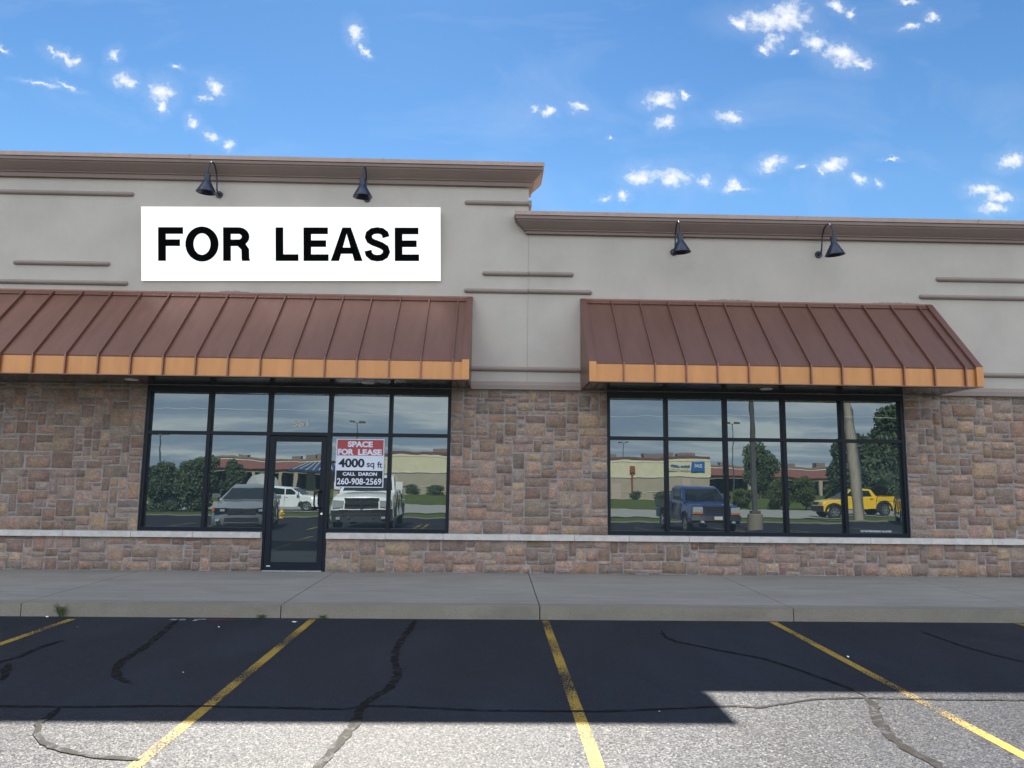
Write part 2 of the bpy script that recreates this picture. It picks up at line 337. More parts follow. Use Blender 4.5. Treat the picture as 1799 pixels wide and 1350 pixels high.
def mat_copper(name, base, metal, rough):
    m, b, p, o = material(name)
    g = b.a('ShaderNodeNewGeometry').outputs['Position']
    n1 = b.noise(b.mapping(g, sc=(3.5, .7, .7)), 2.2, 6, .65, .3); n2 = b.noise(b.mapping(g, sc=(9, 1, 1)), 2.0, 4, .6); n3 = b.noise(g, .8, 3, .5)
    c = b.mix(b.ramp(n1, [(.3, 0), (.7, 1)]), tuple(v*.90 for v in base), tuple(min(1, v*1.08) for v in base))
    c = b.mix(b.m('MULTIPLY', b.ramp(n3, [(.4, 0), (.7, 1)]), .3), c, (base[0]*.75, base[1]*.8, base[2]*.95, 1))
    b.l.new(c, p.inputs['Base Color']); p.inputs['Metallic'].default_value = metal
    b.l.new(b.m('ADD', rough-.06, b.m('MULTIPLY', n2, .12)), p.inputs['Roughness'])
    bn = b.a('ShaderNodeBump', {'Strength': .5, 'Distance': .014, 'Height': b.noise(b.mapping(g, sc=(2, .7, .7)), 2.0, 2, .4)}); b.l.new(bn.outputs[0], p.inputs['Normal'])
mat_copper('copper_roof', (.225, .115, .083), .70, .38); mat_copper('copper_painted_bounce', (.49, .225, .085), .5, .40)  # second copper: lighter orange has the sunlit lot's reflection painted into its colour
mat_copper('cap_copper', (.34, .24, .195), .4, .5)
def mat_soffit():
    m, b, p, o = material('soffit_metal')
    g = b.a('ShaderNodeNewGeometry').outputs['Position']
    n = b.noise(b.mapping(g, sc=(8, .6, 1)), 1.5, 4, .6)
    b.l.new(b.mix(b.ramp(n, [(.3, 0), (.7, 1)]), (.035, .03, .03, 1), (.09, .075, .07, 1)), p.inputs['Base Color'])
    p.inputs['Roughness'].default_value = .16; p.inputs['Metallic'].default_value = .35
mat_soffit()
simple('lamp_metal', (.012, .017, .035), .32, spec=.5, var=.1)
simple('black_ink', (.003, .003, .003), .9, spec=.02, var=.1); simple('poster_red', (.42, .055, .06), .5, var=.05); simple('poster_white', (.70, .74, .84), .5, var=.03)
simple('poster_ink', (.012, .014, .02), .7, var=.05); simple('chrome', (.75, .75, .75), .12, 1.0, var=.03); simple('gold_letter', (.52, .48, .40), .5, .1, var=.1)
def mat_sign():
    m, b, p, o = material('sign_face_added_glow')
    p.inputs['Base Color'].default_value = (.85, .85, .85, 1); p.inputs['Roughness'].default_value = .5
    p.inputs['Emission Color'].default_value = (1, 1, 1, 1); p.inputs['Emission Strength'].default_value = .16  # faint glow added to whiten the panel, no lamp inside it
mat_sign()
def mat_lamp():
    m, b, p, o = material('downlight_lens'); p.inputs['Base Color'].default_value = (.7, .68, .64, 1)
    p.inputs['Roughness'].default_value = .3
mat_lamp()
def mat_grass(name, c1, c2):
    m, b, p, o = material(name)
    g = b.a('ShaderNodeNewGeometry').outputs['Position']
    c = b.mix(b.ramp(b.noise(g, .5, 6, .7), [(.3, 0), (.7, 1)]), c1, c2)
    c = b.mix(b.m('MULTIPLY', b.ramp(b.noise(g, 9., 5, .7), [(.35, 1), (.6, 0)]), .6), c, tuple(v*.45 for v in c1))
    b.l.new(c, p.inputs['Base Color']); p.inputs['Roughness'].default_value = .95; p.inputs['Specular IOR Level'].default_value = .1
    bn = b.a('ShaderNodeBump', {'Strength': 1., 'Distance': .08, 'Height': b.noise(g, 12., 5, .7)}); b.l.new(bn.outputs[0], p.inputs['Normal'])
mat_grass('grass', (.075, .115, .028), (.14, .17, .05))
def mat_leaf(name, c1, c2):
    m, b, p, o = material(name)
    g = b.a('ShaderNodeNewGeometry')
    r_ = g.outputs['Random Per Island']; n = b.noise(g.outputs['Position'], .8, 3, .5)
    c = b.mix(b.m('MULTIPLY', b.m('ADD', r_, n), .5), c1, c2)
    b.l.new(c, p.inputs['Base Color']); p.inputs['Roughness'].default_value = .6; p.inputs['Specular IOR Level'].default_value = .3
    tr = b.a('ShaderNodeBsdfTranslucent', {'Color': c}); mx = b.a('ShaderNodeMixShader', {0: .35, 1: p.outputs[0], 2: tr.outputs[0]}); b.l.new(mx.outputs[0], o.inputs[0])
mat_leaf('leaf_dark', (.09, .135, .08), (.14, .19, .105)); mat_leaf('leaf_mid', (.095, .14, .08), (.15, .20, .10)); mat_leaf('leaf_light', (.09, .13, .04), (.17, .21, .07))
simple('bark', (.12, .09, .065), .9, var=.3, scale=10, bump=.6, bscale=20)
simple('pole_wood', (.36, .31, .25), .9, var=.25, scale=3, bump=.5, bscale=20, vs=(8, 8, .6))
simple('galvanised', (.12, .115, .11), .5, .3, var=.1); simple('cable_sheath', (.75, .75, .75), .4, var=.05)
simple('tyre_rubber', (.02, .02, .022), .8, var=.2, scale=20); simple('car_plastic', (.02, .02, .022), .55, var=.1)
simple('alloy', (.55, .56, .58), .3, .9, var=.05)
def mat_carglass():
    m, b, p, o = material('car_glass'); p.inputs['Base Color'].default_value = (.012, .018, .02, 1); p.inputs['Roughness'].default_value = .03; p.inputs['Specular IOR Level'].default_value = .8
mat_carglass()
def carpaint(name, col, metal=.3):
    return simple(name, col, .30, metal, var=.04, coat=1.0)
carpaint('paint_silver', (.37, .39, .42), .6); carpaint('paint_white', (.78, .79, .80), 0.); carpaint('paint_blue', (.008, .032, .16), .2)
carpaint('paint_yellow', (.82, .50, .01), 0.); carpaint('paint_charcoal', (.09, .10, .115), .5)
simple('lamp_lens', (.72, .75, .78), .12, .5, var=.1, scale=20); simple('amber_lens', (.55, .16, .02), .2, var=.05); simple('red_lens', (.35, .01, .01), .2, var=.05)
simple('cream_render', (.66, .60, .42), .85, var=.08, scale=1.2, bump=.2); simple('tan_render', (.40, .34, .26), .85, var=.1, scale=1., bump=.2)
simple('red_roof', (.20, .075, .068), .6, var=.12, scale=2.); simple('brown_render', (.24, .16, .11), .85, var=.12); simple('off_white', (.62, .58, .50), .7, var=.08)
simple('pink_door', (.50, .38, .34), .6, var=.06); simple('dark_glazing', (.015, .018, .02), .15, var=.1); simple('rust_metal', (.27, .08, .045), .6, var=.15)
simple('sign_blue', (.02, .13, .42), .4, var=.05); simple('canopy_blue', (.02, .055, .15), .4, var=.08); simple('roof_units', (.20, .17, .16), .6, var=.2)
simple('tarp', (.36, .36, .37), .6, var=.15, scale=1.5, bump=.6, bscale=3.); simple('hydrant_yellow', (.75, .48, .05), .45, var=.1); simple('paper', (.75, .75, .74), .8, var=.1)
simple('weed_green', (.10, .13, .04), .7, var=.2); simple('joint_dark', (.03, .03, .03), .9); simple('roof_membrane', (.3, .3, .3), .9)

# ------------------------------------------------------------------ terrain
TP = [(60, 0), (-7.4, 0), (-12.5, -.20), (-24, -.55), (-36, -.90), (-48, -1.0), (-80, -1.2), (-130, -1.25), (-3000, -1.3)]
def tz(y):
    for (a, za), (c, zc) in zip(TP, TP[1:]):
        if y >= c: return za+(zc-za)*(a-y)/(a-c) if y < a else za
    return TP[-1][1]
def strip(name, x0, x1, ys, dz, mat, kind='structure', nx=1, zf=tz):
    bm = bmesh.new(); rows = []
    for y in ys: rows.append([bm.verts.new((x0+(x1-x0)*i/nx, y, zf(y)+dz)) for i in range(nx+1)])
    for A, B in zip(rows, rows[1:]):
        for i in range(nx): bm.faces.new((A[i], A[i+1], B[i+1], B[i]))
    return finish(bm, name, mat, kind=kind)
strip('grass_ground', -1500, 1500, [2500, 40, -2.9, -7.4, -12.5, -24, -36, -48, -80, -130, -3000], -.03, 'grass')
strip('parking_lot', -70, 70, [-2.6, -7.4, -12.5, -24], 0, 'asphalt')
strip('service_road', -300, 300, [-33, -36, -48], .012, 'road_concrete')
bm = bmesh.new()
for (a, c) in ((-70, -3.0), (-3.0, 70)): box(bm, a, c, -24.2, -24.0, -.75, -.50)
finish(bm, 'far_kerb', 'kerb_concrete', kind='structure')
bm = bmesh.new()
JX = [-24.0, -20.9, -17.8, -14.7, -11.65, -8.6, -5.55, -2.51, .57, 3.64, 6.64, 9.7, 12.8, 15.9, 19., 25.]
for a, c in zip(JX, JX[1:]):
    box(bm, a+.006, c-.006, -2.80+.19, -.55, -.05, .15); box(bm, a+.006, c-.006, -.542, .3, -.05, .148)
finish(bm, 'sidewalk', 'sidewalk_concrete', bevel=.006, kind='structure')
bm = bmesh.new(); box(bm, -24, 25, -2.78, .3, -.1, .135)
finish(bm, 'sidewalk_base', 'joint_dark', kind='structure')
bm = bmesh.new()
for a, c in zip(JX, JX[1:]): box(bm, a+.006, c-.006, -2.83, -2.614, -.1, .15)
finish(bm, 'kerb', 'kerb_concrete', bevel=.016, smooth=50, kind='structure')
# painted stall lines
def stripe(pts, w=.088, mat='yellow_paint'):
    bm = bmesh.new(); ribbon(bm, pts, w, .0025, .03, tz); finish(bm, 'painted_stall_line', mat, kind='structure')
stripe([(-4.86, -2.98), (-4.86, -7.9)]); stripe([(-2.11, -2.90), (-2.08, -7.9)]); stripe([(.63, -2.90), (.645, -7.9)]); stripe([(3.365, -2.88), (3.37, -7.9)]); stripe([(6.36, -2.86), (6.30, -7.9)]); stripe([(-7.6, -2.95), (-7.6, -7.9)])
for x in (-20, -17, -14, -11.2, -9.9, -6.2, -2.75, .1, 3.0, 5.9, 9.05, 11.6, 14.3, 19.4, 22.4): stripe([(x, -12.2), (x-.15, -17.3)], .12)
stripe([(-2.45, -12.2), (-2.6, -17.3)], .12)
cr = dict(A=([(-8.5, -6.05), (-6, -6.02), (-3.84, -6.06), (-2.97, -6.07), (-2.36, -6.04), (-1.6, -6.07), (-1.1, -6.1), (-0.94, -6.02), (-0.69, -6.03), (-0.05, -6.12), (0.79, -6.13), (1.35, -6.06), (1.85, -5.99), (2.01, -6.03), (2.54, -5.82), (2.96, -5.78), (3.31, -5.81), (4.48, -5.83), (9, -5.85)], .05),
B=([(-0.9, -2.93), (-0.93, -3.75), (-0.95, -4.18), (-0.9, -4.72), (-0.8, -5.19), (-0.82, -5.57), (-0.94, -5.92), (-0.96, -6.09), (-0.94, -6.39), (-0.97, -6.71), (-1.01, -7.14), (-1.03, -7.6)], .10),
C=([(-3.65, -3.02), (-3.52, -3.66), (-3.39, -4.35), (-3.37, -4.77), (-3.28, -5.06), (-3.12, -5.32), (-2.93, -5.48)], .10),
D=([(-4.34, -4.02), (-4.4, -4.31), (-4.36, -4.69), (-4.44, -4.95), (-4.5, -5.3)], .08), D2=([(-4.3, -4.91), (-4.01, -5.41)], .10),
E=([(-3.14, -6.1), (-3.1, -6.27), (-3.08, -6.43), (-2.99, -6.6), (-2.87, -6.74), (-2.69, -6.87), (-2.42, -6.98), (-2.1, -7.04)], .075),
F=([(1.9, -3.39), (1.87, -3.73), (1.93, -3.91), (2.26, -4.27), (2.6, -4.59), (2.77, -4.96), (2.86, -5.22), (2.96, -5.51), (2.99, -5.75)], .05),
F2=([(2.97, -5.80), (2.94, -5.95), (2.78, -6.3), (2.69, -6.63), (2.68, -6.88), (2.72, -7.06), (2.75, -7.6)], .11),
G=([(4.88, -3.37), (4.9, -4.04), (4.98, -4.43), (5.15, -4.8)], .035))
bm = bmesh.new()
for i, (k, (pts, w)) in enumerate(cr.items()): ribbon(bm, pts, w*.66, .0045+.0002*i, .30, tz)
finish(bm, 'crack_sealing', 'crack_sealant', kind='structure')
def flatmark(name, mat, items, z=.004):
    bm = bmesh.new()
    for (x, y, a, c) in items:
        n = 9; vs = [bm.verts.new((x+a*math.cos(2*math.pi*k/n)*rnd.uniform(.6, 1.1), y+c*math.sin(2*math.pi*k/n)*rnd.uniform(.6, 1.1), z)) for k in range(n)]; bm.faces.new(vs)
    return finish(bm, name, mat, kind='structure')
flatmark('faded_white_marking', 'white_paint', [(-3.70, -2.98, .05, .04), (-3.6, -2.98, .05, .04), (-3.44, -3.0, .03, .07), (-3.38, -2.95, .05, .03)])
flatmark('faded_red_marking', 'red_paint', [(-3.2, -2.98, .13, .05), (-3.05, -3.0, .1, .06)])

# ------------------------------------------------------------------ building
B = empty('retail_building', (0, 0, 0), 'beige stucco and brown stone strip of shops with two glazed storefronts and a stepped parapet', 'building')
XL, XR, XJ = -15.0, 17.0, .52
TL, TR = 6.92, 6.07
# stucco walls
bm = bmesh.new(); box(bm, XL, XJ, 0, .30, 3.23, TL-.02)
finish(bm, 'stucco_wall', 'stucco', B)
bm = bmesh.new(); box(bm, XJ+.005, XR, .004, .30, 3.23, TR-.02)
finish(bm, 'stucco_wall', 'stucco', B)
bm = bmesh.new(); box(bm, XJ, XJ+.005, .006, .2, 3.1, TR-.1); finish(bm, 'expansion_joint', 'trim_grey', B)
# base moulding under the stucco, between and beside the awnings
for (a, c) in ((-.42, 1.41), (7.35, XR), ):
    bm = bmesh.new(); sweep(bm, [(a, 0), (c, 0)], [(0, 3.235), (.012, 3.23), (.045, 3.17), (.045, 3.10), (0, 3.095)])
    finish(bm, 'base_moulding', 'trim_grey', B)
# rest of the volume
bm = bmesh.new()
box(bm, XL, XJ, .30, 20, 5.9, 6.1); box(bm, XJ, XR, .30, 20, 5.1, 5.3)
box(bm, XL, XR, 20, 20.3, 0, 6.2); box(bm, XL-.3, XL, 0, 20.3, 0, 6.6); box(bm, XR, XR+.3, 0, 20.3, 0, 5.9); box(bm, XJ-.3, XJ, .30, 20, 5.3, 6.1)
finish(bm, 'rear_shell', 'stucco', B)
bm = bmesh.new()
box(bm, XL, -5.668, .026, .30, .15, 3.23); box(bm, -.718, 1.842, .026, .30, .15, 3.23); box(bm, 6.811, XR, .026, .30, .15, 3.23)
box(bm, -5.668, -3.685, .026, .30, .15, .72); box(bm, -2.662, -.718, .026, .30, .15, .72); box(bm, 1.842, 6.811, .026, .30, .15, .72)
box(bm, -5.668, -.718, .026, .30, 3.10, 3.23); box(bm, 1.842, 6.811, .026, .30, 3.10, 3.23)
finish(bm, 'backing_wall', 'mortar', B)
# ashlar stone veneer
PAL = [(.37, .25, .19), (.40, .275, .225), (.33, .27, .24), (.42, .31, .215), (.29, .225, .20), (.33, .275, .25), (.41, .29, .245), (.47, .36, .27), (.36, .235, .19), (.36, .30, .265), (.35, .265, .22), (.38, .27, .225), (.36, .26, .22)]
bmS = bmesh.new(); cl = bmS.loops.layers.float_color.new('Col')
def stone(x0, x1, z0, z1):
    w, h = x1-x0, z1-z0; nx = max(4, int(w/.05)); nz = max(3, int(h/.045))
    cen = rnd.choice(PAL); k = rnd.uniform(.80, 1.42)
    col = (cen[0]*k*rnd.uniform(1.0, 1.12), cen[1]*k*.96, cen[2]*k*rnd.uniform(.78, .94), 1); mg = (.43*k, .348*k, .285*k); col = tuple(a_*.72+b_*.28 for a_, b_ in zip(col, mg))+(1,)
    pr = rnd.uniform(.014, .036); j = .010
    cs = [[rnd.uniform(-j, j), rnd.uniform(-j, j)] for _ in range(4)]
    tiltx = rnd.uniform(-.010, .010); tiltz = rnd.uniform(-.010, .010); ph = [rnd.uniform(0, 6.28) for _ in range(4)]
    G = []
    for i in range(nx+1):
        row = []
        s = i/nx
        for q in range(nz+1):
            t = q/nz
            ox = (cs[0][0]*(1-s)+cs[1][0]*s)*(1-t)+(cs[2][0]*(1-s)+cs[3][0]*s)*t
            oz = (cs[0][1]*(1-s)+cs[1][1]*s)*(1-t)+(cs[2][1]*(1-s)+cs[3][1]*s)*t
            edge = min(min(s, 1-s)*w, min(t, 1-t)*h)
            e = 0 if edge <= 0 else (.62 if edge < .016 else 1)
            # pull the first inner ring close to the edge for a chipped arris
            ss = s; tt = t
            if i == 1: ss = .011/w
            if i == nx-1: ss = 1-.011/w
            if q == 1: tt = .011/h
            if q == nz-1: tt = 1-.011/h
            inner = 0 if (i in (0, nx) or q in (0, nz)) else (.8 if (i in (1, nx-1) or q in (1, nz-1)) else 1)
            d = pr*inner + (inner == 1)*(tiltx*(s-.5)+tiltz*(t-.5)+.004*math.sin(9*s*w*7+ph[0])*math.sin(8*t*h*9+ph[1])+rnd.uniform(-.0035, .0035)) + (inner == .8)*rnd.uniform(-.003, .002)
            wob = rnd.uniform(-.0028, .0028) if inner < 1 else 0
            row.append(bmS.verts.new((x0+ss*w+ox+wob, .034-d, z0+tt*h+oz+(rnd.uniform(-.0028, .0028) if inner < 1 else 0))))
        G.append(row)
    for i in range(nx):
        for q in range(nz):
            fc = bmS.faces.new((G[i][q], G[i+1][q], G[i+1][q+1], G[i][q+1]))
            fc.smooth = True
            for lp in fc.loops: lp[cl] = col
def ashlar(x0, x1, z0, z1):
    cw, ch = .068, .068
    nx = max(1, round((x1-x0)/cw)); nz = max(1, round((z1-z0)/ch)); cw = (x1-x0)/nx; ch = (z1-z0)/nz
    occ = [[0]*nz for _ in range(nx)]; g = .0055
    for q in range(nz):
        for i in range(nx):
            if occ[i][q]: continue
            sh = rnd.choice([(6, 3), (5, 4), (4, 2), (3, 2), (5, 2), (2, 2), (3, 3), (4, 3), (2, 3), (5, 3), (3, 1), (4, 1), (5, 2), (3, 2), (2, 1), (6, 2), (2, 3), (4, 4), (3, 1), (2, 2), (4, 2)])
            a, c = sh; 
            if q+c > nz: c = nz-q
            k = 0
            while k < a and i+k < nx and not occ[i+k][q]: k += 1
            a = k
            if i+a < nx and not occ[i+a][q] and (i+a+1 >= nx or occ[i+a+1][q]): a += 1     # no slivers
            while c > 1 and any(occ[i+k][q+d] for k in range(a) for d in range(c)): c -= 1
            if a == 1 and c == 1 and q+1 < nz and not occ[i][q+1]: c = 2
            for k in range(a):
                for d in range(c): occ[i+k][q+d] = 1
            stone(x0+i*cw+g, x0+(i+a)*cw-g, z0+q*ch+g, z0+(q+c)*ch-g)
for (a, c) in ((-11.2, -3.68), (-2.67, 12.5)): ashlar(a, c, .152, .672)
for (a, c) in ((-11.2, -5.665), (-.722, 1.845), (6.808, 12.5)): ashlar(a, c, .762, 3.095)
me = bpy.data.meshes.new('stone_veneer'); bmS.to_mesh(me); bmS.free()
sv = link('stone_veneer', me, 'stone', B)
# sill course
for (a, c) in ((-11.2, -3.69), (-2.66, 12.5)):
    bm = bmesh.new(); x = a
    cuts = [-11.2, -10.0, -8.95, -7.83, -6.78, -5.72, -4.75, -3.69] if a < -5 else [-2.66, -1.72, -.80, .25, 1.30, 2.18, 3.15, 4.13, 5.12, 6.1, 7.1, 8.1, 9.1, 10.1, 11.3, 12.5]
    for p0, p1 in zip(cuts, cuts[1:]): box(bm, p0+.003, p1-.003, -.045, .10, .672+rnd.uniform(-.002, .002), .762+rnd.uniform(-.002, .001))
    finish(bm, 'stone_sill', 'sill_stone', B, bevel=.007)
# half round foam bars
def bar(x0, x1, z, h=.085, cap0=True, cap1=True):
    bm = bmesh.new(); n = 10; N = []; xs = []
    rr_ = h/2
    if cap0: xs += [(x0+rr_*(1-math.cos(t)), max(.08, math.sin(t))) for t in [0, .4, .8, 1.2]]
    xs += [(x0+(rr_ if cap0 else 0), 1), (x1-(rr_ if cap1 else 0), 1)]
    if cap1: xs += [(x1-rr_*(1-math.cos(t)), max(.08, math.sin(t))) for t in [1.2, .8, .4, 0]]
    rings = []
    for x, s in xs:
        rings.append([bm.verts.new((x, .008-.058*s*math.sin(math.pi*k/n), z+rr_*s*math.cos(math.pi*k/n))) for k in range(n+1)])
    for A, C in zip(rings, rings[1:]):
        for k in range(n): bm.faces.new((A[k], A[k+1], C[k+1], C[k]))
        bm.faces.new((A[0], C[0], C[n], A[n]))
    bm.faces.new(rings[0]); bm.faces.new(rings[-1])
    finish(bm, 'foam_bar', 'trim_grey', B, smooth=60)
bar(-8.36, -6.11, 6.31); bar(-7.99, -6.41, 5.10); bar(-14.5, -6.09, 4.775); bar(-.57, XJ, 6.285, cap1=False)
bar(-.25, XJ-.002, 5.055, cap1=False); bar(XJ+.014, 1.29, 5.06, cap0=False); bar(-.55, XJ-.002, 4.755, cap1=False); bar(XJ+.014, 1.60, 4.76, cap0=False)
bar(7.47, 14, 5.095); bar(7.16, 14, 4.785); bar(-.42, 1.40, 3.44, cap0=False, cap1=False); bar(7.36, XR, 3.46, cap0=False, cap1=False); bar(-14.6, -12, 6.31)
bm = bmesh.new(); box(bm, XJ, XJ+.05, -.045, .28, 6.245, 6.33); finish(bm, 'foam_bar', 'trim_grey', B, bevel=.02, smooth=50)
# cornices
def prof(T, bot): return [(.0, T-.075), (.235, T-.075), (.235, T-.125), (.215, T-.13), (.21, T-.15), (.17, T-.19), (.115, T-.24), (.085, T-.262), (.085, T-.275), (.062, T-.28), (.058, T-bot), (0, T-bot-.008)]
def cap(T): return [(-.42, T), (.25, T), (.25, T-.068), (.243, T-.068), (-.42, T-.072)]
bm = bmesh.new(); sweep(bm, [(XL, 0), (XJ, 0), (XJ, .42)], prof(TL, .35)); finish(bm, 'cornice', 'cornice_brown', B, smooth=25)
bm = bmesh.new(); sweep(bm, [(XL, 0), (XJ, 0), (XJ, .42)], cap(TL)); finish(bm, 'parapet_cap', 'cap_copper', B)
bm = bmesh.new(); sweep(bm, [(XJ+.01, .30), (XJ+.01, 0), (XR, 0)], prof(TR, .325)); finish(bm, 'cornice', 'cornice_brown', B, smooth=25)
bm = bmesh.new(); sweep(bm, [(XJ+.01, .02), (XJ+.01, 0), (XR, 0)], [(-.02 if o < 0 else o, z) for o, z in cap(TR)]); box(bm, XJ+.05, XR, .0, .40, TR-.07, TR-.002); finish(bm, 'parapet_cap', 'cap_copper', B)
for (T, xs) in ((TL, (-9.6, -5.15, -1.95)), (TR, (2.15, 5.0, 8.1))):
    for x in xs: bm = bmesh.new(); box(bm, x, x+.03, -.256, .1, T-.071, T+.008); finish(bm, 'cap_joint_cover', 'cap_copper', B)
# storefronts
ZB, ZH, ZT = .765, 3.095, 2.33
YG = .115
def storefront(xs, door=None, label=None):
    sf = link('storefront_window', None, parent=B); sf['label'] = label
    y0, y1 = .045, .135
    n = len(xs)-1; hw = .028
    for i, x in enumerate(xs):
        zb = ZB; bm = bmesh.new()
        if door is not None and i in (door, door+1): zb = .152
        if i == 0: box(bm, x, x+.05, y0, y1, zb, ZH)
        elif i == n: box(bm, x-.05, x, y0, y1, zb, ZH)
        else: box(bm, x-hw, x+hw, y0, y1, zb, ZH)
        finish(bm, 'mullion', 'frame_metal', sf, bevel=.003)
    for z0_, z1_, nm in ((ZH-.095, ZH, 'head_rail'), (ZT-.028, ZT+.028, 'transom_rail'), (ZB, ZB+.062, 'bottom_rail')):
        for i in range(n):
            if nm == 'bottom_rail' and i == door: continue
            bm = bmesh.new(); box(bm, xs[i]+(.05 if i == 0 else hw), xs[i+1]-(.05 if i == n-1 else hw), y0+.003, y1-.003, z0_, z1_)
            finish(bm, nm, 'frame_metal', sf, bevel=.003)
    for i in range(n):
        a = xs[i]+(.05 if i == 0 else hw); c = xs[i+1]-(.05 if i == n-1 else hw)
        for (z0, z1) in ((ZT+.028, ZH-.095), (ZB+.062, ZT-.028)):
            if i == door and z0 < 2: continue
            bm = bmesh.new(); box(bm, a-.004, c+.004, -.004, .004, z0-.004-(z0+z1)/2, z1+.004-(z0+z1)/2)
            o = finish(bm, 'pane', 'window_glass', sf); o.location = (0, YG, (z0+z1)/2)
            o.rotation_euler = (R(rnd.uniform(-.10, .10)), 0, R(0))
    return sf
XSL = [-5.66, -4.645, -3.677, -2.694, -1.708, -.725]; XSR = [1.848, 2.831, 3.817, 4.794, 5.774, 6.805]
sfL = storefront(XSL, 2, 'five bay black framed storefront with the entrance door'); sfR = storefront(XSR, None, 'five bay black framed storefront without a door')
# door
D = link('door', None, parent=B); D['label'] = 'narrow stile black framed glass entrance door'
a, c = -3.649+.006, -2.722-.006; st = .085
bm = bmesh.new()
box(bm, a, a+st, .05, .10, .172, 2.29); box(bm, c-st, c, .05, .10, .172, 2.29)
box(bm, a+st, c-st, .052, .098, 2.205, 2.29); box(bm, a+st, c-st, .052, .098, .172, .292)
finish(bm, 'door_frame', 'frame_metal', D, bevel=.004)
bm = bmesh.new(); box(bm, a+st-.004, c-st+.004, .085, .092, .288, 2.209); finish(bm, 'pane', 'window_glass', D)
bm = bmesh.new(); tube(bm, [(-2.78, .05, 1.41), (-2.80, -.03, 1.41), (-2.845, -.05, 1.395), (-2.865, -.055, 1.36), (-2.865, -.055, 1.20), (-2.845, -.05, 1.16), (-2.80, -.03, 1.145), (-2.78, .05, 1.145)], .014); finish(bm, 'door_handle', 'frame_metal', D, smooth=50)
bm = bmesh.new(); cyl(bm, (-2.762, .052, 1.055), (-2.762, .035, 1.055), .019); finish(bm, 'door_lock', 'chrome', D, smooth=40)
bm = bmesh.new(); box(bm, -3.655, -2.715, .0, .14, .150, .168); finish(bm, 'threshold', 'alloy', D)
bm = bmesh.new(); box(bm, -3.60, -3.54, .046, .05, .222, .236); finish(bm, 'door_label', 'paper', D)
text('561', -3.32, -3.05, 2.448, 2.558, YG-.009, 'gold_letter', sfL, 'street_number', .03)
text('NO SKATEBOARDING ALLOWED', 6.02, 6.53, .842, .872, YG-.007, 'poster_white', sfR, 'window_lettering', .01)

